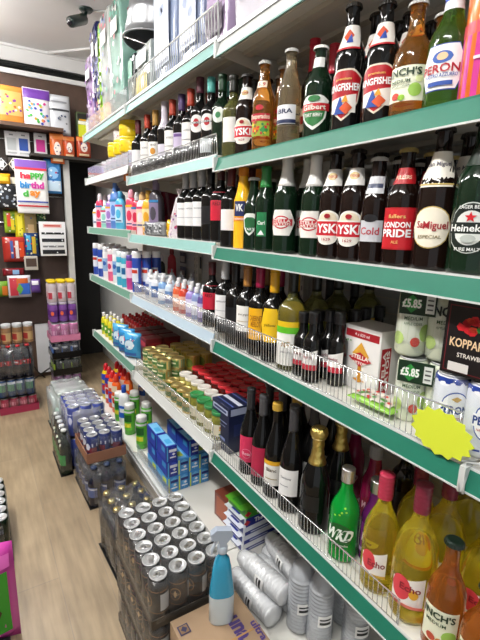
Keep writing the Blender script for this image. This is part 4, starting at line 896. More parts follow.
# peg cards on the back panel
for j, (px, py) in enumerate(((183, 263), (183, 277), (198, 268), (197, 284))):
    p = on_x(px, py, BACKX-.012); m = MB(); m.box(-.002, 0, -.045, .045, 0, .07, paper(['#3a3a40', '#46464c', '#3a4048', '#4a4440'][j])); m.box(-.006, -.002, -.03, .03, .008, .045, paper('#b9b2a8')); m.tube([(-.004, 0, .062), (.01, 0, .066)], .002, M_WIRE)
    tag(m.build('hanging_card', None, p), f'small dark packet hung on back panel, {["upper left", "lower left", "upper right", "lower right"][j]}', 'packet', 'dark packets hung at the back')
# ------------------------------------------------------------------ third shelf, middle and far: toiletries
z2m, z2f = lipz(2, 2)+.001, lipz(2, 3)+.001
TL = [(95, '#ece8ec', '#e8e8ea', .15, 'white', 'flip'), (101, '#d8315a', '#e9dfe4', .21, 'crimson pink', 'dome'), (106, '#8fd0c0', '#dfeeea', .16, 'mint', 'flip'), (111, '#9a78c0', '#d8ccea', .19, 'mauve', 'flip'), (116, '#5a86cc', '#5a86cc', .25, 'tall blue', 'flip'), (121, '#4aaed6', '#3a9ac8', .20, 'cyan', 'flip'), (132, '#d8385a', '#e9a0b4', .22, 'red', 'dome'), (138, '#c82a4a', '#c8c8cc', .20, 'deep red', 'dome'), (143, '#ecd8e0', '#f0c890', .20, 'cream pink', 'dome'), (149, '#e8a82a', '#c89a3a', .20, 'amber yellow', 'flip'), (156, '#4a4650', '#8a7a9a', .24, 'charcoal', 'flip')]
for j, (px, c, cc, h, nm, ck) in enumerate(TL):
    h *= 1.14; r = squeeze_root('tl%d' % j, .074, .052, h, plastic(c), plastic(cc), [('r', 0, h*.38, .060, h*.42, ['#c8d8e8', '#e8b8c8', '#d8ece6', '#d8c8ec', '#a8c4ec', '#b8e0f0', '#f0c0c8', '#e8a8b4', '#e8d0b8', '#f0dca0', '#8a7a9a'][j]), ('e', 0, h*.4, .036, h*.24, c), ('r', 0, h*.22, .04, .008, '#3a4a7a'), ('r', 0, h*.62, .06, .012, ['#e8b030', '#2f7ab0', '#c83a6a'][j % 3])], ck, 'shampoo_bottle')
    zz = z2f if px < 130 else z2m
    for i in range(3): at_px('tl%d' % j, r, px+i*1.5, zz, .80+i*.062, f'{nm} toiletry bottle on third shelf, {["front", "second row", "third row"][i]}', face=.5)
def cone_bag():
    for j, (px, X, c, w) in enumerate(((163, 1.06, '#5a0f2a', 'farther'), (172, 1.04, '#6a1230', 'nearer'))):
        y = solve_y(px, X, z2m+.15); m = MB(); n = 28; V = []
        for z, r in ((0, .014), (.02, .022), (.14, .050), (.235, .078), (.245, .079)):
            for q in range(n):
                a = 2*PI*q/n; rr = r*(1+(.09 if q % 2 else -.06)); V.append((rr*math.cos(a), rr*math.sin(a), z))
        F = [(i*n+q, i*n+(q+1) % n, (i+1)*n+(q+1) % n, (i+1)*n+q) for i in range(4) for q in range(n)]+[tuple(4*n+q for q in range(n)), tuple(range(n))]
        m.add(V, F, plastic(c)); tag(m.build('pleated_wrap_bundle', None, (X, y, z2m)), f'dark red pleated cone beside the black wines, {w} of two', 'bundle', 'dark red pleated cones')
cone_bag()
at_px('silverpk', pouch_root('silverpk', .16, .07, .05, '#8a8c90', [('dots', 0, 0, .14, .05, 60, .005, ['#2a2c30', '#d8dade', '#55585c'])], name='scourer_packet', seed=5), 155, z2m, .79, 'silver speckled packet lying at front of third shelf', face=.3)
at_px('yelduck', pouch_root('yelduck', .05, .08, .05, '#e8c020', [('dots', 0, 0, .04, .05, 10, .005, ['#c89a10', '#f4e080'])], name='sponge_packet', seed=6), 172, z2m, .80, 'small yellow packet before the dark red cones', face=.5)
def floral_bag():
    y = solve_y(180, .81, z2m+.1); m = MB(); n = 20; V = []
    for z, r in ((0, .045), (.01, .050), (.10, .036), (.17, .018), (.19, .006), (.20, .012), (.215, .016)):
        for q in range(n):
            a = 2*PI*q/n; rr = r*(1+(.08 if q % 2 else -.05)); V.append((rr*math.cos(a), rr*math.sin(a), z))
    F = [(i*n+q, i*n+(q+1) % n, (i+1)*n+(q+1) % n, (i+1)*n+q) for i in range(6) for q in range(n)]+[tuple(range(n)), tuple(6*n+q for q in range(n))]
    m.add(V, F, mat('cellophane_gift', (.72, .66, .70), .15, coat=1, var=.3, scale=90)); t = m.build('cellophane_gift_bag', None, (.81, y, z2m))
    decals(mm := MB(), [('dots', 0, .06, .1, .10, 20, .006, ['#b0305a', '#e8c8d4', '#7a4a8a'])], cyl_map([(.052, 0), (.052, .01), (.040, .10), (.022, .17)])); mm.build('print', t)
    tag(t, 'cellophane-wrapped floral cone in front of the black wines', 'gift bag')
floral_bag()
# ------------------------------------------------------------------ second shelf, far section: pots
z1f = lipz(1, 3)+.001
for j in range(6):
    put('potp', jar_root('potp', .048, .085, plastic(['#d8b8cc'][0]), plastic('#e8e2ea'), [('r', 0, .04, .12, .04, '#e9e2ee'), ('dots', 0, .04, .12, .04, 14, .006, ['#e07a9a', '#8ab0dc', '#e8d070'])], 'cream_pot', .016), (.815, 2.45+j*.115, z1f), .5, f'pink and white pot behind clear fence, {ORD[j]} from the joint', 'pink and white pots')
for j in range(3):
    put('poty', jar_root('poty', .060, .085, plastic('#e8c81a'), plastic('#f0d62a'), [('dots', 0, .035, .2, .04, 14, .007, ['#e0a020', '#f6ec80', '#d07a1a'])], 'yellow_pot', .016), (.815, 2.56+j*.125, z1f+.087), .5, f'bright yellow pot stacked on pink pots, {ORD[j]} from the joint', 'yellow pots')
put('poty', BOT['poty'], (.818, 2.565, z1f+.173), .4, 'topmost bright yellow pot under the top shelf', 'yellow pots')
put('potw', jar_root('potw', .05, .07, plastic('#e6dfe0'), plastic('#e6e0e0'), [('dots', 0, .035, .2, .05, 40, .004, ['#c05a6a', '#8a8a9a'])], 'speckled_pot', .012), (.818, 2.72, z1f+.173), .4, 'white speckled pot on top of the yellow pots')
for px, c, cc, h, nm in ((129, '#e88a2a', '#e8b030', .20, 'orange'), (134, '#f0ece6', '#c8a83a', .22, 'cream white')):
    at_px('s1'+nm, squeeze_root('s1'+nm, .07, .05, h, plastic(c), plastic(cc), [('r', 0, h*.4, .05, h*.3, '#f6f0e4'), ('e', 0, h*.4, .03, h*.15, '#d8602a')], 'flip', 'squash_bottle'), px, lipz(1, 2)+.001, .82, f'{nm} bottle at the far end of the middle section', face=.6)
# ================================================================== top shelf goods
z0n, z0m, z0f = lipz(0, 1)+.001, lipz(0, 2)+.001, lipz(0, 3)+.001
def bulk_pack(key, w, d, h, col, ops, name, seed, cat='packet'):
    """soft plastic-wrapped pack: rounded box with dents; front is -X"""
    def f():
        root = thing(name, '', cat, (0, 0, 0)); rnd = random.Random(seed); b = bmesh.new(); bmesh.ops.create_cube(b, size=1)
        bmesh.ops.bevel(b, geom=b.edges[:], offset=.09, segments=3, affect='EDGES', profile=.6)
        bmesh.ops.subdivide_edges(b, edges=b.edges[:], cuts=2, use_grid_fill=True)
        ph = [rnd.random()*6 for _ in range(6)]
        for v in b.verts:
            x, y, z = v.co; k = 1+.03*math.sin(9*z+ph[0]+3*y)+.025*math.sin(14*y+ph[1]+5*x)
            v.co = Vector((x*d*k, y*w*(1+.03*math.sin(11*z+ph[2])), (z+.5)*h*(1+.02*math.sin(8*y+ph[3])*(z > -.3))))
        b.verts.index_update(); m = MB(); m.add([v.co.copy() for v in b.verts], [[v.index for v in fc.verts] for fc in b.faces], mat('film_'+key, col, .18, coat=.8, var=.12, scale=12, bump=.25), True); b.free()
        link_k('film', m.mesh('film'), root)
        if ops:
            m = MB(); decals(m, ops, lambda s, z, off: (-d/2*1.07-.002-off, -s, z+h/2), n=3); decals(m, ops, lambda s, z, off: (s*d/w*.85, -w/2*1.06-.002-off, z+h/2), n=3); link_k('print', m.mesh('print'), root)
        return root
    return cached(key, f)
def pack_at(key, root, px, z, X, label, rz=0, sz=1, name=None):
    return at_px(key, root, px, z, X, label, rz=rz, sz=sz, hh=.12)
def top_pack(key, root, x, y, z, label): return put(key, root, (x, y, z), 0, label)
top_pack('wr1', bulk_pack('wr1', .34, .24, .40, '#c9c7d2', [('r', 0, .02, .24, .24, '#d6d4dc'), ('r', 0, .15, .24, .03, '#a89bc4'), ('dots', 0, 0, .2, .2, 14, .018, ['#b8b0cc', '#d9d6de'])], 'kitchen_roll_pack', 1), .90, 1.18, z0n, 'large white roll pack at far end of near top shelf')
top_pack('wr2', bulk_pack('wr2', .34, .24, .40, '#9a9aa8', [('r', 0, .02, .24, .26, '#84849a'), ('dots', 0, 0, .22, .24, 20, .02, ['#6a6c88', '#b9b9c6'])], 'tissue_pack', 2), .90, .80, z0n, 'greyish plastic pack, nearest on the top shelf')
top_pack('pk1', bulk_pack('pk1', .15, .20, .34, '#b9a4c6', [('e', 0, .06, .09, .12, '#a878c0'), ('r', 0, -.08, .12, .08, '#3a1a42')], 'tissue_pack', 3), .885, 1.475, z0m, 'pink and purple pack with dark base on top shelf')
for yy, w, h, c, nm in ((1.70, .22, .52, '#98a4c0', 'nearer'), (1.97, .24, .55, '#9caac8', 'farther')):
    top_pack('bg'+nm, bulk_pack('bg'+nm, w, .26, h, c, [('r', 0, 0, w*.7, h*.7, '#bcc6dc'), ('dots', 0, 0, w*.6, h*.6, 8, .02, ['#9aa8c8', '#cdd6e6'])], 'paper_towel_pack', int(yy*40)), .92, yy, z0m, f'tall pale blue plastic pack on top shelf, {nm} of two')
top_pack('ylp', bulk_pack('ylp', .20, .2, .245, '#aeb8b4', [('r', 0, -.06, .16, .10, '#d8c02a'), ('e', .02, -.05, .06, .06, '#e2e2e0'), ('r', 0, .06, .15, .06, '#98a6a8')], 'wipes_pack', 8), .88, 2.22, z0m, 'clear pack with yellow label under the metal bucket')
def bucket():
    y = 2.30; t = thing('galvanised_bucket', 'upturned stack of ribbed metal buckets on the top shelf', 'bucket', (.87, y, z0m+.285), 0, rot=(0, .10, 0))
    m = MB(); V = []; n = 32; P = [(.150, 0), (.158, .004), (.150, .010), (.146, .03), (.142, .04), (.146, .05), (.137, .11), (.141, .118), (.135, .13), (.134, .2), (.138, .208), (.131, .22), (.128, .3), (.132, .308), (.126, .32), (.12, .44), (.06, .445)]
    m.lathe([(.146, .003)]+P, mat('galvanised_steel', (.36, .37, .39), .32, .75, var=.2, scale=14), n, closed=False); m.lathe([(.146, .003), (.140, .03), (.130, .11), (.118, .30), (.02, .31)], mat('galvanised_steel', 'x'), n, closed=False); m.build('bucket_body', t)
    m = MB(); m.tube([(-.152*math.cos(a), -.152*math.sin(a)*1.0, -.012-.06*math.sin(a)) for a in [PI*i/14 for i in range(15)]], .003, M_WIRE); m.build('handle', t)
bucket()
top_pack('blk', bulk_pack('blk', .08, .16, .27, '#22262c', [('r', 0, .06, .07, .10, '#1f7a5a'), ('r', 0, -.08, .07, .06, '#c8ccd0')], 'boxed_kettle', 9), .88, 2.455, z0f, 'dark green and black pack behind the metal bucket')
for i, (yy, c, c2, h, w, nm) in enumerate(((2.62, '#86b4a6', ['#3fa08a', '#c05a6a', '#d2d2d2'], .60, .20, 'nearer patterned teal and white'), (2.85, '#b8c0bc', ['#c05a6a', '#4a907e', '#6a7ab0'], .62, .20, 'farther patterned white and pink'), (3.005, '#7fb82a', ['#d6e08a', '#3a3a8a', '#d2d2d2'], .60, .08, 'narrow lime green'), (3.11, '#23236a', ['#3a3a9a', '#c8c8d4'], .64, .10, 'deep indigo'), (3.275, '#a486b4', ['#3a2a4a', '#c6b8d0', '#7a3aa0'], .50, .18, 'lilac and black'))):
    top_pack('tp%d' % i, bulk_pack('tp%d' % i, w, .24, h, c, [('dots', 0, 0, w*.85, h*.85, 26, .016, c2), ('r', 0, h*.25, w*.6, h*.12, '#f2f0ee')], 'nappy_pack', 20+i), .89, yy, z0f, f'{nm} bagged pack at far end of top shelf')
# ================================================================== floor-level shelf goods
bz = DECKZ+.001
def tablet(key, c, c2, c3): return box_root(key, .066, .155, .082, paper(c), [('r', 0, 0, .12, .06, c2), ('e', .03, 0, .03, .04, c3)], [('r', 0, .0, .062, .078, c), ('sh', .005, 0, .036, .070, c2), ('r', -.023, 0, .010, .070, c3), ('r', .004, .018, .04, .014, '#1a2f8a' if c != '#1f2f9a' else '#e6eaf6'), ('r', .004, -.02, .03, .008, '#e6eef6')], [('r', 0, 0, .12, .06, c3 if c != '#1f2f9a' else '#7ab4e0'), ('r', 0, .012, .1, .014, '#d8e03a')], name='dishwasher_tablet_box')
def tab_box(w, d): pass
for col in range(4):
    layers = {0: 'LDD', 1: 'LL', 2: 'LLD', 3: 'LL'}[col]
    for lv, ch in enumerate(layers):
        for r2 in range(2):
            key = 'tabL' if ch == 'L' else 'tabD'
            def mk(key=key, ch=ch):
                c, c2, c3 = ('#3f8ed0', '#62b0e4', '#cfe04a') if ch == 'L' else ('#1f2f9a', '#3048b8', '#4aa8e0')
                return box_root(key, .15, .059, .088, paper(c), [('r', 0, 0, .13, .07, c2), ('r', .03, .015, .05, .03, c3)], [('sh', .005, 0, .040, .084, c2), ('r', -.024, 0, .008, .084, c3), ('r', .006, .018, .042, .016, '#16267a' if ch == 'L' else '#e6eaf6'), ('r', .006, -.02, .034, .008, '#e8f0f8'), ('e', .01, -.002, .02, .016, '#f0f4fa')], [('r', 0, 0, .13, .05, '#7ac0ea'), ('r', .02, 0, .05, .03, c3)], name='dishwasher_tablet_box')
            put(key, mk(), (.785+col*.062, 1.975+r2*.155+(lv*.004), bz+lv*.0892), random.uniform(-.04, .04), f'{"light" if ch == "L" else "dark"} blue tablet box, {ORD[col]} column from the aisle, {["bottom", "middle", "top"][lv]} layer, {"front" if r2 == 0 else "rear"}', 'blue dishwasher tablet boxes')
kg = aero_root('greenb', .036, .215, plastic('#4faa2a'), plastic('#e9eae6'), [('r', 0, .10, .10, .13, '#5fc030'), ('r', 0, .12, .06, .05, '#2a6a2a'), ('r', 0, .07, .05, .03, '#e6e03a'), ('r', 0, .165, .1, .014, '#f0f2ee')], 'cleaner_bottle')
for X, px, w in ((.79, 130, 'front, middle of three'), (.79, 120, 'front, farthest of three'), (.80, 142, 'front, nearest of three'), (.90, 147, 'rear, nearest'), (.89, 135, 'rear, middle')):
    at_px('greenb', kg, px, bz, X, f'lime green cleaner bottle on floor-level shelf, {w}', face=.6, group='green cleaner bottles')
sb = squeeze_root('bleach', .085, .06, .29, plastic('#f0f2f4'), plastic('#1f4fb8'), [('r', 0, .10, .07, .09, '#2a62c8'), ('r', 0, .11, .04, .03, '#f2f2f2')], 'flip', 'bleach_bottle')
for X, px, w in ((.80, 124, 'farther of two in front'), (1.05, 143, 'nearer, set back')): at_px('bleach', sb, px, bz, X, f'white and blue cleaning bottle, {w}', face=.5, group='blue-capped cleaning bottles', hh=.2)
for j, (px, X, c, cc, lb, nm) in enumerate(((94, .80, '#e8c81a', '#c81f2a', '#2a4ac0', 'yellow and blue'), (101, .80, '#d82a1f', '#c81f2a', '#2a3ab0', 'red and blue'), (108, .80, '#e8541a', '#d02028', '#f0e0d0', 'orange red'), (114, .80, '#f0641a', '#e0381a', '#f6e0c0', 'bright orange'))):
    for i in range(2):
        put('cl%d' % j, squeeze_root('cl%d' % j, .085, .06, .30, plastic(c), plastic(cc), [('r', 0, .19, .062, .05, lb), ('r', 0, .09, .07, .09, '#f0f0ea' if j % 2 else '#3a5ac0'), ('e', 0, .1, .04, .05, cc)], 'dome', 'toilet_cleaner_bottle'), (X+.01+i*.09, 3.33-j*.098, bz), .5, f'{nm} cleaner with red cap at the far end, {"front" if i == 0 else "second row"}')
# cartons of kitchen foil and film, stacked with long sides to the camera
KB = [('#e8eaf0', '#24308a', None, None), ('#dfe3ec', '#1f2f8f', None, None), ('#dde1ea', '#24308a', None, None), ('#e6e9f0', '#1f2c92', 'KITCHEN', '#c8202a'), ('#5fb82f', '#3f9a2a', 'CLEAN', '#c8202a')]
for i, (c, c2, t_, c3) in enumerate(KB):
    L_, D_, H_ = .285, .14, .044
    ops = [('r', 0, -H_*.26, L_*.985, H_*.40, c2)] if i < 3 else [('r', 0, 0, L_*.99, H_*.94, c2)]
    if i < 3: ops += [('r', -.06, -H_*.26, .1, H_*.12, '#d8dcf0')]
    if t_: ops += [('t', 'The '+t_, -.01, 0, .17, H_*.50, '#f2f4f8', .04), ('e', -.135, 0, .035, H_*.6, c3), ('r', .125, 0, .05, H_*.5, '#e6eaf2')]
    tops = [('r', 0, 0, .13, .33, c if i == 4 else '#dfe3ee'), ('r', 0, 0, .06, .30, c2)]
    r = box_root('kit%d' % i, D_, L_, H_, paper(c), [('r', 0, 0, .12, H_*.6, c2)], ops, tops, name='kitchen_wrap_box')
    put('kit%d' % i, r, (1.015+i*.001, 1.42-.004*i, bz+i*(H_+.0012)), .06, ['lowest white and blue wrap box of the stack', 'second white and blue wrap box from the bottom', 'third wrap box, white over blue, under the lettered one', 'blue wrap box lettered in white, just under the green one', 'green wrap box topmost of the kitchen wrap stack'][i], 'kitchen wrap boxes')
r = box_root('redbrownbox', .14, .24, .13, paper('#7a3a2a'), [('r', 0, 0, .1, .1, '#a8522f')], [('r', 0, .02, .24, .1, '#8f2a22')], [], name='wrap_carton')
put('redbrownbox', r, (1.02, 1.575, bz), .05, 'reddish brown carton behind the kitchen wrap stack')
# sleeves of white foam cups
def cup_sleeve(key, r, L_, wrapm, cupm, n):
    def f():
        t = thing('cup_sleeve', '', 'cups', (0, 0, 0)); m = MB(); P = []
        for i in range(n): a = L_*i/n; P += [(r*.86, a), (r, a+L_/n*.25), (r, a+L_/n*.5), (r*.88, a+L_/n*.55)]
        P += [(r*.8, L_), (r*.65, L_+.04)]; m.lathe([(r*.5, -.001)]+P, cupm, 20); link_k('cups', m.mesh('cups'), t)
        m = MB(); m.lathe([(r*.4, -.012), (r*1.03, -.002), (r*1.05, L_*.5), (r*1.03, L_), (r*.68, L_+.042), (r*.2, L_+.06)], wrapm, 16); link_k('plastic_sleeve', m.mesh('plastic_sleeve'), t)
        m = MB(); decals(m, [('r', 0, L_*.5, .05, .045, '#f0f0ee'), ('r', 0, L_*.5+.008, .038, .006, '#17181a'), ('r', 0, L_*.5-.006, .038, .010, '#17181a')], plain_map(r*1.07)); link_k('label', m.mesh('label'), t)
        return t
    return cached(key, f)
ck = cup_sleeve('foamcups', .041, .20, film('foam_sleeve_film', (.97, .98, 1), .2, 1, 30, .15), mat('white_foam', (.85, .85, .84), .6), 12)
for i, (x, y, z, rx, rz, w) in enumerate(((.79, .99, .042, -PI/2, .08, 'front, against the shelf edge'), (.885, 1.0, .042, -PI/2, -.05, 'second from the shelf edge'), (.975, 1.03, .042, -PI/2, .1, 'third from the shelf edge'), (.835, .985, .115, -PI/2, .15, 'upper layer, front'), (.93, 1.01, .117, -PI/2, -.1, 'upper layer, rear'))):
    o = put('foamcups', ck, (x, y, bz+z), 0, f'sleeve of white foam cups lying on floor-level shelf, {w}', 'sleeves of white foam cups'); o.rotation_euler = (rx, 0, rz)
cc = cup_sleeve('clearcups', .044, .21, M_WRAP, M_CUP, 14)
for px, X, w in ((308, .985, 'far left of the group'), (326, 1.07, 'at the back'), (345, 1.03, 'under the green rail, middle'), (320, .90, 'foremost'), (356, .98, 'nearest, right end'), (300, .87, 'front left')):
    y = solve_y(px, X, bz+.1); o = put('clearcups', cc, (X, y, bz+.013), 1.2, f'upright sleeve of clear plastic cups, {w}', 'sleeves of clear plastic cups')
# ================================================================== goods on the floor
CX0, CY0, CP = .398, 1.09, .0665
def dark_can():
    me = MB(); r, h = .0325, .165; me.lathe([(r*.8, 0), (r*.86, .001), (r, .008), (r, h-.016), (r*.93, h-.008), (r*.86, h-.0055)], mat('black_can_paint', '#1d1b1c', .35, .3, coat=.5), 20)
    decals(me, [('r', 0, .122, .16, .004, '#7a5636'), ('r', 0, .045, .16, .003, '#7a5636'), ('e', 0, .085, .036, .046, '#8a6844'), ('e', 0, .085, .030, .040, '#2a2422'), ('star', 0, .085, .014, 4, '#b99a70'), ('r', .058, .085, .03, .06, '#b9b9b6'), ('r', -.058, .085, .026, .05, '#4a3a30')], plain_map(r)); return me.mesh('can')
dcm = dark_can()
def can_case(x0, y0, z, nx, ny, label, full=True):
    t = thing('beer_can_case', label, 'can pack', (x0+CP*(nx-1)/2, y0+CP*(ny-1)/2, z), 0, 'cases of black beer cans')
    for i in range(nx):
        for j in range(ny):
            if not full and i not in (0,) and j not in (0,): continue
            c = link('can', dcm, t, ((i-(nx-1)/2)*CP, (j-(ny-1)/2)*CP, .003), (0, 0, random.uniform(-.5, 1.2))); link('lid', can_lid_mesh(.0325, .165), c)
    a, b = CP*nx/2+.001, CP*ny/2+.001; m = MB()
    tm = mat('dark_tray_board', '#4a4238', .6)
    m.box(-a-.002, a+.002, -b-.002, b+.002, -.0005, .0025, tm)
    for (q0, q1, q2, q3) in ((-a-.003, -a, -b, b), (a, a+.003, -b, b), (-a, a, -b-.003, -b), (-a, a, b, b+.003)): m.box(q0, q1, q2, q3, 0, .035, tm)
    m.build('card_tray', t); m = MB(); m.box(-a-.004, a+.004, -b-.004, b+.004, .001, .162, M_WRAP, .02); m.build('shrink_wrap', t); return t
can_case(CX0, CY0, 0, 4, 6, 'lowest case of black cans in the near stack', False)
can_case(CX0, CY0, .169, 4, 6, 'middle case of black cans in the near stack', False)
can_case(CX0, CY0, .338, 4, 6, 'top case of black cans with bright silver lids')
# brown carton with lettering, carrying the blue spray bottle
bx = box_root('cardbox', .30, .235, .375, mat('brown_cardboard', (.36, .245, .15), .75, var=.08, scale=30), [('r', 0, .05, .1, .1, '#8a6238')], [('r', 0, .05, .15, .08, '#8a6238')], [], name='cardboard_box', bev=.002)
o = put('cardbox', bx, (.527, .875, 0), 0, 'brown cardboard box lettered in purple beside the case of cans')
m = MB(); mp = flat_map((.0, 0, .3755), (math.cos(-.95), math.sin(-.95), 0), (-math.sin(-.95), math.cos(-.95), 0))
mpx = flat_map((.0, .0, .3755), (0, -1, 0), (1, 0, 0))
UA, UB, UC = [(-(v.y-.875), v.x-.527) for v in (on_z(238, 628, .375), on_z(259, 630, .375), on_z(184, 630, .375))]
print('U', UA, UB, UC)
decals(m, [('t', 'una', UA[0], UA[1], .085, .040, '#4a3a78', .04), ('t', 'ultra', UB[0], UB[1], .070, .024, '#4a3a78', .03), ('r', UC[0], UC[1], .034, .034, '#3a3a58'), ('r', UC[0], UC[1], .026, .026, '#8a6e50'), ('dia', UC[0], UC[1], .022, .022, '#3a3a58')], mpx, n=2)
m.box(-.118, .118, -.003, .003, .3755, .3762, mat('packing_tape', '#b98f5a', .25, coat=.5)); m.build('top_print', o)
M_BLUEP = mat('blue_spray_plastic', (.03, .38, .62), .2, trans=.15, coat=.5)
ts = trigger_root('bspray', M_BLUEP, mat('grey_spray_plastic', '#a9b4c4', .3), mat('pale_spray_plastic', '#bcc6d2', .3), [], h=.325, w=.078, d=.052, low=mat('milky_base_plastic', '#c9d6dc', .25, coat=.5))
o = put('bspray', ts, (.552, .955, .3765), -.35, 'bright blue trigger spray bottle standing on the cardboard box')
# shrink-wrapped packs of bottles and cans
def wrap_mesh(a, b, h, m, seed):
    rnd = random.Random(seed); bb = bmesh.new(); bmesh.ops.create_cube(bb, size=1); bmesh.ops.bevel(bb, geom=bb.edges[:], offset=.12, segments=3, affect='EDGES'); bmesh.ops.subdivide_edges(bb, edges=bb.edges[:], cuts=2, use_grid_fill=True)
    p = [rnd.random()*6 for _ in range(4)]
    for v in bb.verts:
        x, y, z = v.co; w = 1+.02*math.sin(18*y+p[0]+7*z)+.02*math.sin(16*x+p[1]); v.co = Vector((x*2*a*w, y*2*b*w, (z+.5)*h*(1+.03*math.sin(14*x+p[2])*math.sin(12*y+p[3])*(z > 0))))
    bb.verts.index_update(); q = MB(); q.add([v.co.copy() for v in bb.verts], [[v.index for v in f.verts] for f in bb.faces], m, True); bb.free(); return q.mesh('shrink_wrap')
def bottle_pack(name, label, loc, rz, nx, ny, r, h, glass, cap, lab_, wrap=M_WRAPG, kind='beer', seed=1, tray=None, top=True):
    t = thing(name, label, 'bottle pack', loc, rz); P = sub_prof(profile(kind, r, h, .0135)); g = MB(); g.lathe(P, glass, 16)
    if lab_: decals(g, lab_, cyl_map(P), n=6)
    gm = g.mesh('bottle'); c = MB(); c.lathe([(.0165, h-.012), (.0175, h-.01), (.0165, h+.001), (.006, h+.002)], cap, 14); cm = c.mesh('cap')
    for i in range(nx):
        for j in range(ny):
            o = link('bottle', gm, t, ((i-(nx-1)/2)*2.03*r, (j-(ny-1)/2)*2.03*r, .003), (0, 0, random.uniform(-.3, .8))); link('cap', cm, o)
    a, b = nx*r*1.03+.003, ny*r*1.03+.003; link('shrink_wrap', wrap_mesh(a, b, h+.008, wrap, seed), t)
    m = MB(); m.box(-a, a, -b, b, 0, .0025, tray or M_BLACK)
    if tray:
        for (q0, q1, q2, q3) in ((-a-.004, -a, -b, b), (a, a+.004, -b, b), (-a, a, -b-.004, -b), (-a, a, b, b+.004)): m.box(q0, q1, q2, q3, 0, h*.38, tray)
    m.build('card_tray' if tray else 'base_card', t); return t
def cans_pack(name, label, loc, rz, nx, ny, r, h, body, ops, wrap, seed, tray=None, cat='can pack', th=.05):
    t = thing(name, label, cat, loc, rz); g = MB(); g.lathe([(r*.8, 0), (r*.86, .001), (r, .008), (r, h-.016), (r*.93, h-.008), (r*.86, h-.0055)], body, 16); decals(g, ops, plain_map(r), n=6); gm = g.mesh('can')
    for i in range(nx):
        for j in range(ny): o = link('can', gm, t, ((i-(nx-1)/2)*2.03*r, (j-(ny-1)/2)*2.03*r, .003), (0, 0, random.uniform(-.3, .8))); link('lid', can_lid_mesh(r, h), o)
    a, b = nx*r*1.03+.003, ny*r*1.03+.003
    if wrap: link('shrink_wrap', wrap_mesh(a, b, h+.004, wrap, seed), t)
    m = MB(); m.box(-a, a, -b, b, 0, .0025, tray or M_BLACK)
    if tray:
        for (q0, q1, q2, q3) in ((-a-.004, -a, -b, b), (a, a+.004, -b, b), (-a, a, -b-.004, -b), (-a, a, b, b+.004)): m.box(q0, q1, q2, q3, 0, th, tray)
    m.build('card_tray' if tray else 'base_card', t); return t
bottle_pack('bottle_multipack', 'grey-wrapped pack of dark bottles beside the near can stack', (.515, 1.78, 0), .05, 3, 4, .036, .30, M_DARK, M_GOLD, [('r', 0, .1, .05, .05, '#3a3c44')], seed=2)
M_BLUECAN = mat('navy_can_paint', '#2a3a78', .35, .2, coat=.5)
bottle_pack('bottle_multipack', 'shrink-wrapped pack of dark bottles on the floor under the carton tray', (.525, 2.40, 0), .03, 3, 5, .036, .235, mat('cola_bottle', '#1a1c2a', .1, coat=.6), plastic('#3a4a6a'), [('r', 0, .09, .1, .06, '#5a6a9a'), ('r', 0, .11, .1, .01, '#c8ccd8')], seed=3)
cans_pack('can_tray_pack', 'brown card tray of navy cans beside floor-level shelf', (.535, 2.42, .247), .03, 3, 4, .034, .155, M_BLUECAN, [('r', 0, .1, .16, .02, '#c9cede'), ('r', 0, .07, .1, .03, '#7a2a3a'), ('e', 0, .09, .03, .04, '#d8dce8')], M_WRAP, 4, mat('rust_card_tray', (.30, .14, .08), .6), th=.062)
cans_pack('can_multipack', 'lower pack of violet blue cans behind the brown tray', (.53, 2.88, 0), 0, 3, 5, .038, .20, mat('violet_can_paint', '#4a58a8', .35, .2, coat=.5), [('r', 0, .1, .16, .05, '#8a92d0')], M_WRAP, 5)
cans_pack('can_multipack', 'upper pack of violet blue cans with white tops', (.525, 2.86, .208), 0, 3, 4, .038, .20, mat('violet_can_paint', '#4a58a8', .35, .2, coat=.5), [('r', 0, .1, .14, .05, '#7a84cc'), ('e', 0, .11, .03, .05, '#d4d8f2'), ('r', 0, .15, .16, .008, '#d4d8f2')], film('violet_film', (.80, .83, 1), .30, .8, 22), 6)
bottle_pack('bottle_multipack', 'pack of green bottles against the violet cans, aisle side', (.37, 2.80, 0), 0, 1, 5, .034, .30, M_DKGREEN, plastic('#dfe3e0'), [('r', 0, .10, .08, .07, '#2f9a4a'), ('e', 0, .2, .02, .02, '#e6ecd8')], wrap=M_WRAP, seed=7)
bottle_pack('bottle_multipack', 'milky wrapped water bottles farthest along the shelf foot', (.52, 3.32, 0), .02, 3, 4, .045, .34, mat('water_bottle', '#a9c4bc', .15, coat=.6), plastic('#dfe8e2'), [('r', 0, .17, .16, .06, '#c8e0d4')], wrap=film('milky_film', (.9, .93, .92), .38, 1, 16), seed=31)
# left edge of the frame: goods on the opposite side of the aisle
p = on_z(4, 552, 0); cans_pack('can_multipack', 'dark wrapped pack cut off by left frame edge', (-.115, 2.22, 0), 0, 4, 6, .033, .22, M_DKGREEN, [('r', 0, .06, .12, .08, '#2f6a3a'), ('r', 0, .16, .12, .02, '#6a6e70')], M_WRAPG, 9)
for i, (c, z_) in enumerate((('#d83aa8', .0), )):
    o = pouch_root('pinkpouch', .30, .42, .12, '#d84ab0', [('r', 0, -.02, .26, .26, '#3a9a2a'), ('e', .02, .02, .16, .13, '#f0f2ea'), ('e', .05, -.05, .11, .10, '#4a2a1a'), ('r', 0, .15, .28, .05, '#e86ac4'), ('dots', 0, -.08, .2, .08, 10, .014, ['#7ac83a', '#e9e0c8'])], name='crisp_packet', seed=12)
    q = on_y(2, 612, 1.62); put('pinkpouch', o, (q.x-.09, 1.62, max(.001, q.z-.24)), 1.35, 'pink and green packet at lower left frame edge')
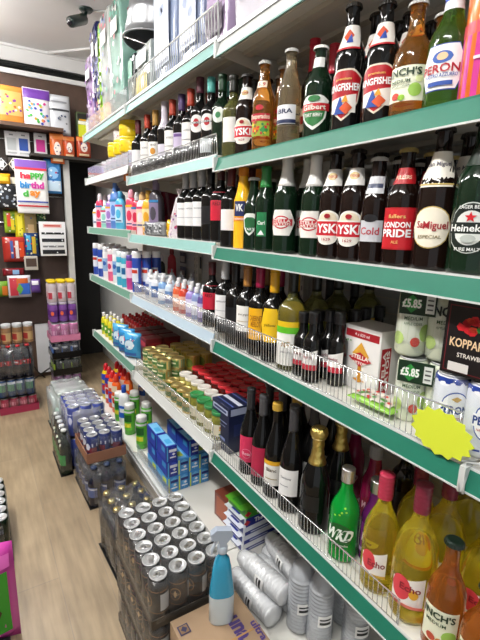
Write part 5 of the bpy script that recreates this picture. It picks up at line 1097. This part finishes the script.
m = MB(); m.box(-.42, -.02, 1.3, 1.95, 0, max(.002, q.z-.241), plastic('#3a3a3e')); tag(m.build('display_plinth'), 'low dark plinth under the pink packet at left edge', 'plinth')
# ================================================================== the far end of the shop
YB = 4.62
struct_box('wall_far', -1.6, .79, YB, YB+.08, 0, 2.835, M_BRWALL)
struct_box('wall_over_door', .79, 1.24, YB, YB+.08, 2.15, 2.835, M_BRWALL)
m = MB(); m.prism([(0, 0), (.09, 0), (.10, .02), (.02, .17), (.0, .24)], 0, 1, M_CORN)
# cove between wall and ceiling, with a ledge that carries the cables
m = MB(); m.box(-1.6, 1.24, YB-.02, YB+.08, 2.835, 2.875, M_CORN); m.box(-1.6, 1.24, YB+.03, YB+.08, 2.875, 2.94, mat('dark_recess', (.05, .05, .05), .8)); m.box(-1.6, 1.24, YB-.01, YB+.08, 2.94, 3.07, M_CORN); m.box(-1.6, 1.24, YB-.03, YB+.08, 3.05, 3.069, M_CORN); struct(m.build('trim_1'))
m = MB(); a = Vector((.73, 4.60, 3.062)); b = Vector((1.20, 4.07, 3.062)); m.tube([a, b], .012, M_CORN); struct(m.build('trim_2'))
for i in range(5):
    m = MB(); m.tube([(-.3+.15*k, YB-.012-.012*(i % 2), 2.882+.011*i+.006*math.sin(k*1.1+i*2)) for k in range(11)], .007, plastic('#151917')); tag(m.build('wall_cable'), None, None); o = COL.objects[-1]
    tag(o, 'black cable in the bundle run along the cornice ledge', 'cable', 'black cables along the cornice')
struct_box('trim_3', .785, .84, YB-.10, YB-.04, 0, 2.15, mat('grey_post_paint', (.56, .56, .54), .5, var=.1, scale=6))
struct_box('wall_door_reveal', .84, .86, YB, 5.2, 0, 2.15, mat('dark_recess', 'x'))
struct_box('trim_4', .50, 1.22, YB-.20, YB-.0, 2.14, 2.165, mat('dark_ledge_board', (.03, .025, .02), .5))
# dark display rack with a ledge on top
rk = thing('hook_display_rack', 'dark rack of hanging party goods on the brown end wall', 'rack', (.5, YB, 0))
m = MB(); m.box(-.75, .275, -.03, -.005, 1.30, 2.36, mat('rack_board', (.035, .022, .018), .6, var=.3, scale=10)); m.build('backboard', rk)
m = MB(); m.box(-.75, .285, -.24, -.005, 2.365, 2.395, mat('ledge_wood', (.10, .055, .035), .5)); m.build('ledge', rk)
m = MB(); m.box(-.75, .285, -.034, -.005, .57, 1.30, mat('lower_rack_board', (.05, .03, .024), .6, var=.3, scale=10)); m.build('lower_board', rk)
for z in (2.28, 2.05, 1.80, 1.55):
    m = MB(); m.tube([(-.74, -.045, z), (.27, -.045, z)], .006, M_WIRE); m.build('hook_rail', rk)
m = MB(); m.box(.44, .775, YB-.03, YB-.001, .05, .56, mat('white_panel_paint', (.72, .74, .77), .5, var=.06, scale=5)); struct(m.build('trim_5'))
for i, pts in enumerate(([(28, 350), (31, 362), (38, 372), (47, 379), (58, 383)], [(34, 379), (44, 372), (54, 365), (62, 360)], [(26, 340), (27, 347), (30, 356)])):
    m = MB(); m.tube([on_y(x, y, YB-.05-.03*i) for x, y in pts], .008, M_BLACK); tag(m.build('power_cable'), ['black cable curving down before the pale panel', 'thin black cable rising to the right across pale panel', 'short black cable end beside the cola stack'][i], 'cable')
# --- things hanging or standing on the rack: (name, category, label, px0, py0, px1, py1, depth offset, colour, print)
def on_rack(name, cat, label, x0, y0, x1, y1, dy, col, ops, thick=.03, box=False, rot=0):
    p0, p1 = on_y(x0, y1, YB-dy), on_y(x1, y0, YB-dy); w, h = abs(p1.x-p0.x), abs(p1.z-p0.z)
    key = name+label
    sc = [((o[0], o[1], o[2]*w, o[3]*h, o[4]*w, o[5]*h)+tuple(o[6:])) if o[0] == 't' else ((o[0], o[1]*w, o[2]*h, o[3]*w, o[4]*h)+((o[5], o[6]*w)+tuple(o[7:]) if o[0] == 'dots' else tuple(o[5:]))) for o in ops]
    r = box_root(key, w, thick, h, paper(col), sc, name=name, bev=min(.004, thick*.3)) if box else pouch_root(key, w, h, thick, col, sc, name=name, seed=len(label))
    c = (p0+p1)/2; o = put(key, r, (c.x, YB-dy, min(p0.z, p1.z)), PI/2+rot, label); o['category'] = cat; return o
D = lambda n, r, cols, w=.9, h=.9, s=0, z=0: ('dots', s, z, w, h, n, r, cols)
on_rack('gift_bag', 'bag', 'orange printed bag standing on the ledge at left frame edge', -3, 88, 23, 124, .13, '#d98a3a', [('r', 0, .05, .8, .6, '#e6a860'), D(22, .05, ['#7a3a8a', '#e8c83a', '#f2ecd8', '#b8541f'], .75, .5)], .06)
on_rack('balloon_packet', 'packet', 'purple-topped packet of coloured letters leaning on the ledge', 25, 91, 49, 128, .14, '#ece6ee', [('r', 0, .36, .98, .24, '#6a3a9a'), D(26, .06, ['#c83a8a', '#3aa0c8', '#4ab04a', '#3a4ab0', '#e8a030'], .85, .55, 0, -.1)], .05)
on_rack('gift_bag', 'bag', 'pale grey and white bag between purple packet and wall', 49, 97, 69, 134, .13, '#c9ccd2', [('r', 0, .12, .9, .05, '#3a3c42'), ('r', 0, .32, .7, .04, '#8a8c92'), D(10, .05, ['#2a3a5a', '#7a7c82'], .7, .4, 0, -.2)], .06)
on_rack('tea_tin', 'tin', 'yellow, green and black tin on ledge above doorway', 77, 114, 87, 140, .10, '#3a4a2a', [('r', 0, -.2, .8, .5, '#c8d02a'), ('r', 0, .12, .8, .12, '#e6e6da'), ('r', 0, .34, .9, .2, '#1a1a18'), ('r', 0, .22, .6, .06, '#d8a020')], .08, True)
for j, (x0, x1, lb) in enumerate(((51, 63, 'orange pouch with pale figure, leftmost of three by the doorway'), (64, 74, 'middle orange pouch with a white emblem above the post'), (77, 90, 'orange pouch with round face, right above the doorway'))):
    on_rack('treat_pouch', 'packet', lb, x0, [134, 137, 138][j], x1, [163, 158, 157][j], .16, ['#c8602a', '#b8481f', '#a83a1a'][j], [('r', 0, .38, .95, .18, '#d87a3a'), ('e', 0, -.02, .5, .45, '#e9dcd2'), D(6, .06, ['#4a3a6a', '#7a1a10'], .4, .35), ('r', .0, -.38, .7, .10, '#e6c8a0')], .04)
for j, (x0, c, nm) in enumerate(((6, '#c2c6c8', 'pale grey'), (18, '#2a52a8', 'blue'), (35, '#d83a9a', 'pink'))):
    on_rack('blister_card', 'card', f'white hanging card with {nm} blister under the ledge', x0, 132+j*1, x0+11, 155+j, .07, '#e9eaec', [('r', 0, -.02, .7, .5, c), ('r', 0, .36, .3, .06, '#8a8c90'), ('r', 0, -.38, .7, .06, '#b8babc')], .015, True)
on_rack('balloon_packet', 'packet', 'large happy birthday packet with purple header on the rack', 18, 161, 46, 213, .17, '#f2f2f0', [('r', 0, .42, .98, .14, '#7a52ae'), ('r', 0, .33, .98, .04, '#d8384a'), ('t', 'ha', -.18, .20, .34, .12, '#d8304a', .05), ('t', 'ppy', .18, .20, .44, .12, '#4ab04a', .05), ('t', 'bir', -.2, .03, .36, .13, '#3a8ac8', .05), ('t', 'thd', .16, .03, .42, .13, '#c83a9a', .05), ('t', 'd', -.22, -.13, .18, .12, '#4ab04a', .05), ('t', 'ay', .08, -.14, .34, .13, '#e8882a', .05), ('r', 0, -.28, .96, .03, '#3a4a9a'), ('r', 0, -.36, .96, .03, '#b82a30'), ('r', 0, -.45, .96, .07, '#f6f6f6')], .03)
on_rack('balloon_packet', 'packet', 'sky blue packet right of the happy birthday packet', 46, 160, 60, 193, .12, '#3a86cc', [('e', 0, .1, .7, .35, '#8ac0ea'), ('r', 0, -.28, .9, .3, '#c8dff0'), D(8, .07, ['#e8f2fa', '#1f5aa8', '#d83a5a'], .7, .6)], .04)
on_rack('hair_band_card', 'card', 'white ring band on card left of birthday packet', 9, 158, 18, 171, .08, '#2a2220', [('e', 0, 0, .98, .98, '#e6dfc8'), ('e', 0, 0, .78, .78, '#2a2220'), ('r', 0, 0, .4, .5, '#e9e9e9')], .012, True)
on_rack('hair_band_card', 'card', 'white ring band on card at the left frame edge', -4, 158, 7, 170, .08, '#2a2220', [('e', 0, 0, .98, .98, '#d8dce0'), ('e', 0, 0, .78, .78, '#2a2220'), ('r', 0, 0, .4, .5, '#e9e9e9')], .012, True)
on_rack('toy_packet', 'packet', 'small bright yellow packet at the left frame edge', -4, 174, 10, 184, .12, '#e8a81a', [('r', 0, 0, .7, .4, '#f2c83a')], .04)
on_rack('patterned_bag', 'bag', 'black and white patterned bag at the left frame edge', -4, 184, 17, 209, .12, '#26282c', [D(30, .06, ['#c9ccd2', '#e6e8ea', '#7a8494'])], .06)
on_rack('paper_fan', 'decoration', 'cream paper fan tucked behind the birthday packet', 11, 178, 24, 200, .07, '#cfc8b4', [('e', 0, 0, .8, .8, '#ddd6c2')], .02)
on_rack('toy_packet', 'packet', 'red and green toy card below the patterned bag', 5, 211, 15, 233, .08, '#8aa82a', [('r', -.1, .1, .3, .6, '#d8482a'), ('r', .2, -.1, .3, .5, '#e8d02a'), D(6, .08, ['#f2f2e6', '#2a7a3a'])], .02)
on_rack('toy_packet', 'packet', 'yellow toy card below left of birthday packet', 16, 211, 24, 240, .08, '#c8b81a', [('r', 0, 0, .5, .7, '#e8dc3a'), D(5, .08, ['#4a8a2a', '#7a6a10'])], .02)
on_rack('toy_packet', 'packet', 'tan and beige toy card under the birthday packet', 26, 214, 36, 244, .08, '#9a865a', [('r', 0, -.1, .5, .5, '#c8a878'), D(6, .07, ['#2a4a8a', '#d8d0b8'])], .02)
on_rack('toy_packet', 'packet', 'dark green mixed toy packet left of the white card', 37, 214, 46, 222, .08, '#2a4a34', [D(8, .1, ['#6a9a4a', '#c8c0a0'])], .03)
on_rack('balloon_packet', 'packet', 'red packet with blue stripe in the rack middle', 4, 237, 25, 262, .10, '#a83028', [('r', -.12, 0, .12, .7, '#3a5aa0'), ('r', .1, 0, .14, .7, '#e6dcd8'), ('r', .3, 0, .2, .6, '#d8481f'), D(6, .05, ['#f2c8b8'], .8, .8)], .05)
on_rack('balloon_packet', 'packet', 'blue and yellow mixed packet left of the white card', 25, 233, 38, 257, .10, '#1f3a6a', [('r', -.2, .1, .3, .6, '#3a9ac8'), ('r', .15, 0, .25, .7, '#c8a82a'), D(10, .07, ['#d8301f', '#e8e0c8', '#3a8a4a'])], .04)
on_rack('sign_card', 'card', 'white card with rows of small dark items beside post', 41, 222, 65, 256, .14, '#e9eaec', [('r', 0, .38, .7, .10, '#e6b8b4'), ('t', 'HUNTER', 0, .38, .6, .07, '#c8483a', .03) if False else ('r', 0, .38, .6, .04, '#c8483a'), ('r', 0, .16, .85, .06, '#1a1c20'), ('r', 0, -.04, .85, .10, '#22242a'), ('r', 0, -.22, .8, .05, '#7a7c80'), ('r', 0, -.38, .85, .12, '#1a1c20'), D(16, .03, ['#e9eaec'], .8, .6, 0, -.1)], .012, True)
on_rack('small_carton', 'box', 'small open clear carton below the blue yellow packet', 25, 256, 37, 270, .12, '#b9b4ac', [('r', 0, .05, .8, .6, '#4a3a34')], .06, True)
on_rack('toy_packet', 'packet', 'pink, green and blue packet low on the rack', 9, 275, 30, 298, .14, '#d8d4dc', [('r', -.25, 0, .35, .8, '#c83a4a'), ('r', .12, .18, .5, .4, '#c8602a'), ('r', .2, -.1, .5, .5, '#3a6ac8'), ('dia', .0, -.1, .3, .5, '#6ab04a')], .05)
on_rack('toy_packet', 'packet', 'purple packet with white tag low on the rack', 30, 279, 40, 293, .12, '#6a4a9a', [('r', 0, .25, .6, .3, '#e2e0e6')], .05)
on_rack('toy_packet', 'packet', 'green and orange packet at left edge, low on rack', -4, 281, 8, 297, .12, '#6a9a2a', [('r', .2, -.1, .4, .6, '#d8782a')], .05)
on_rack('toy_packet', 'packet', 'dark red header packet above the pink green packet', 3, 268, 24, 276, .10, '#7a1a24', [('r', .1, 0, .3, .6, '#8ab0d8')], .04)
# --- stacks of packs by the post and at the left edge
M_PINKCAN = mat('pink_can_paint', '#c86aa0', .35, .2, coat=.5)
zz = .0
for k, (nm, lb, col, ops, h_, tr, wrap, top) in enumerate((
    ('can_multipack', 'lowest pack in the stack beside the grey post, mauve cans', '#9a6a9a', [('r', 0, .06, .15, .03, '#d8a8c8')], .13, None, M_WRAPG, 0),
    ('can_multipack', 'pack of dark cans with lime print in the post stack', '#1a2420', [('r', 0, .07, .05, .07, '#a8c83a')], .15, M_BLACK, M_WRAPG, 0),
    ('can_multipack', 'pack of black and blue cans in the post stack', '#16203a', [('r', 0, .07, .05, .06, '#4a7ac8'), ('r', 0, .1, .14, .02, '#c8ccd2')], .15, M_BLACK, M_WRAPG, 0),
    ('can_multipack', 'pink can pack above the black and blue cans', '#c878a8', [('r', 0, .08, .14, .04, '#e0a8cc')], .165, mat('pink_tray', '#d884a8', .5), M_WRAP, 0))):
    cans_pack(nm, lb, (.655, 4.28, zz), 0, 3, 3, .040, h_, mat('pk%d_paint' % k, col, .35, .2, coat=.5), ops, wrap, 40+k, tr, th=.06); zz += h_+.014
for k, (lb, bodyc, lidc, ops, h_) in enumerate((('purple jar with clear lid in upper post stack', '#7a4a9a', '#c8c0d0', [('r', 0, .08, .14, .06, '#5a2a7a'), ('e', .01, .08, .03, .04, '#e86a3a')], .185), ('clear sweet jar with yellow lid atop the post stack', '#c8bcc0', '#e8c81a', [('r', 0, .07, .10, .06, '#d8ccd0'), ('r', 0, .06, .04, .06, '#b83a4a')], .20))):
    for i in range(3):
        for j in range(2):
            put('sj%d' % k, jar_root('sj%d' % k, .040, h_, plastic(bodyc), plastic(lidc), ops, 'sweet_jar', .024), (.575+i*.083, 4.24+j*.083, zz+.001), .9, f'{lb}, {["left", "middle", "right"][i]} {["front", "rear"][j]}', 'sweet jars in the stack by the post')
    zz += h_+.002
zz = 0
cans_pack('can_multipack', 'crimson tray of cans, lowest in the left edge stack', (.20, 3.92, 0), 0, 4, 4, .034, .13, mat('crimson_can', '#a82a4a', .35, .2, coat=.5), [('r', 0, .08, .12, .03, '#d88a9a')], M_WRAP, 51, mat('crimson_tray', '#9a2a4a', .5), th=.06)
cans_pack('can_multipack', 'blue and green cans above the crimson tray', (.19, 3.92, .142), 0, 4, 4, .034, .15, mat('blue_green_can', '#2a4a7a', .35, .2, coat=.5), [('r', 0, .08, .1, .06, '#6a9a7a'), ('r', 0, .12, .12, .02, '#c8d0d8')], M_WRAPG, 52)
bottle_pack('bottle_multipack', 'wrapped cola bottles with red labels at left edge', (.19, 3.92, .302), 0, 4, 4, .034, .27, mat('cola_bottle', '#1a1c2a', .1, coat=.6), plastic('#c81f2a'), [('r', 0, .13, .12, .04, '#c81f2a'), ('r', 0, .13, .04, .012, '#f2e2e2')], seed=53)
for i in range(4):
    put('sj9', jar_root('sj9', .038, .165, plastic('#8a6a4a'), plastic('#c4c8cc'), [('r', 0, .06, .14, .07, '#b89a6a'), ('r', 0, .06, .05, .05, '#9a2a2a')], 'coffee_jar', .03), (.075+i*.08, 3.85, .585), .7, f'brown jar with silver lid on the cola pack, {ORD[i]} from the left edge', 'silver-lidded jars on the cola pack')
# --- security camera on the ceiling
c0 = on_z(86, 9, 3.07); t = thing('security_camera', 'dark bullet security camera hanging from the white ceiling', 'camera', c0)
M_CCTV = mat('dark_camera_housing', (.012, .03, .026), .3, coat=.6)
m = MB(); m.lathe([(.0, -.022), (.035, -.02), (.048, -.008), (.05, 0)], M_CCTV, 20); m.build('ceiling_mount', t)
m = MB(); m.tube([(0, 0, -.015), (-.01, -.01, -.06), (-.03, -.03, -.075)], .012, M_CCTV, 8); m.build('bracket_arm', t)
m = MB(); m.lathe([(.001, -.11), (.026, -.11), (.034, -.10), (.036, -.09), (.036, .05), (.03, .06), (.001, .06)], M_CCTV, 20); hb = m.build('housing', t, (-.06, -.045, -.10), (0, math.radians(62), math.radians(35)))
m = MB(); m.lathe([(.001, -.116), (.02, -.116), (.022, -.111), (.001, -.111)], mat('camera_lens', (.02, .02, .03), .05, coat=1), 16); m.build('lens', hb)
m = MB(); m.tube([c0+Vector((.03, 0, -.006)), c0+Vector((.2, -.12, -.006)), c0+Vector((.32, -.2, -.006))], .006, M_LIPW); tag(m.build('camera_cable'), 'pale cable running on the ceiling from the security camera', 'cable')
# --- ceiling tube fittings
for i, (tx, ty) in enumerate(TUBES):
    t = thing('ceiling_tube_light', ['fluorescent ceiling fitting nearest the viewer', 'fluorescent ceiling fitting over the middle of the aisle', 'fluorescent ceiling fitting near the far wall'][i], 'light', (tx, ty, 3.07), 0, 'fluorescent ceiling fittings')
    m = MB(); m.box(-.03, .03, -.62, .62, -.02, -.001, plastic('#e6e6e4')); m.box(-.01, .01, -.6, -.575, -.11, -.01, plastic('#e6e6e4')); m.box(-.01, .01, .575, .6, -.11, -.01, plastic('#e6e6e4')); m.build('casing', t)
    m = MB(); m.tube([(0, -.58, -.10), (0, .58, -.10)], .014, mat('tube_glow', (1, .98, .94), .4, emit=85), 10); m.build('tube', t)
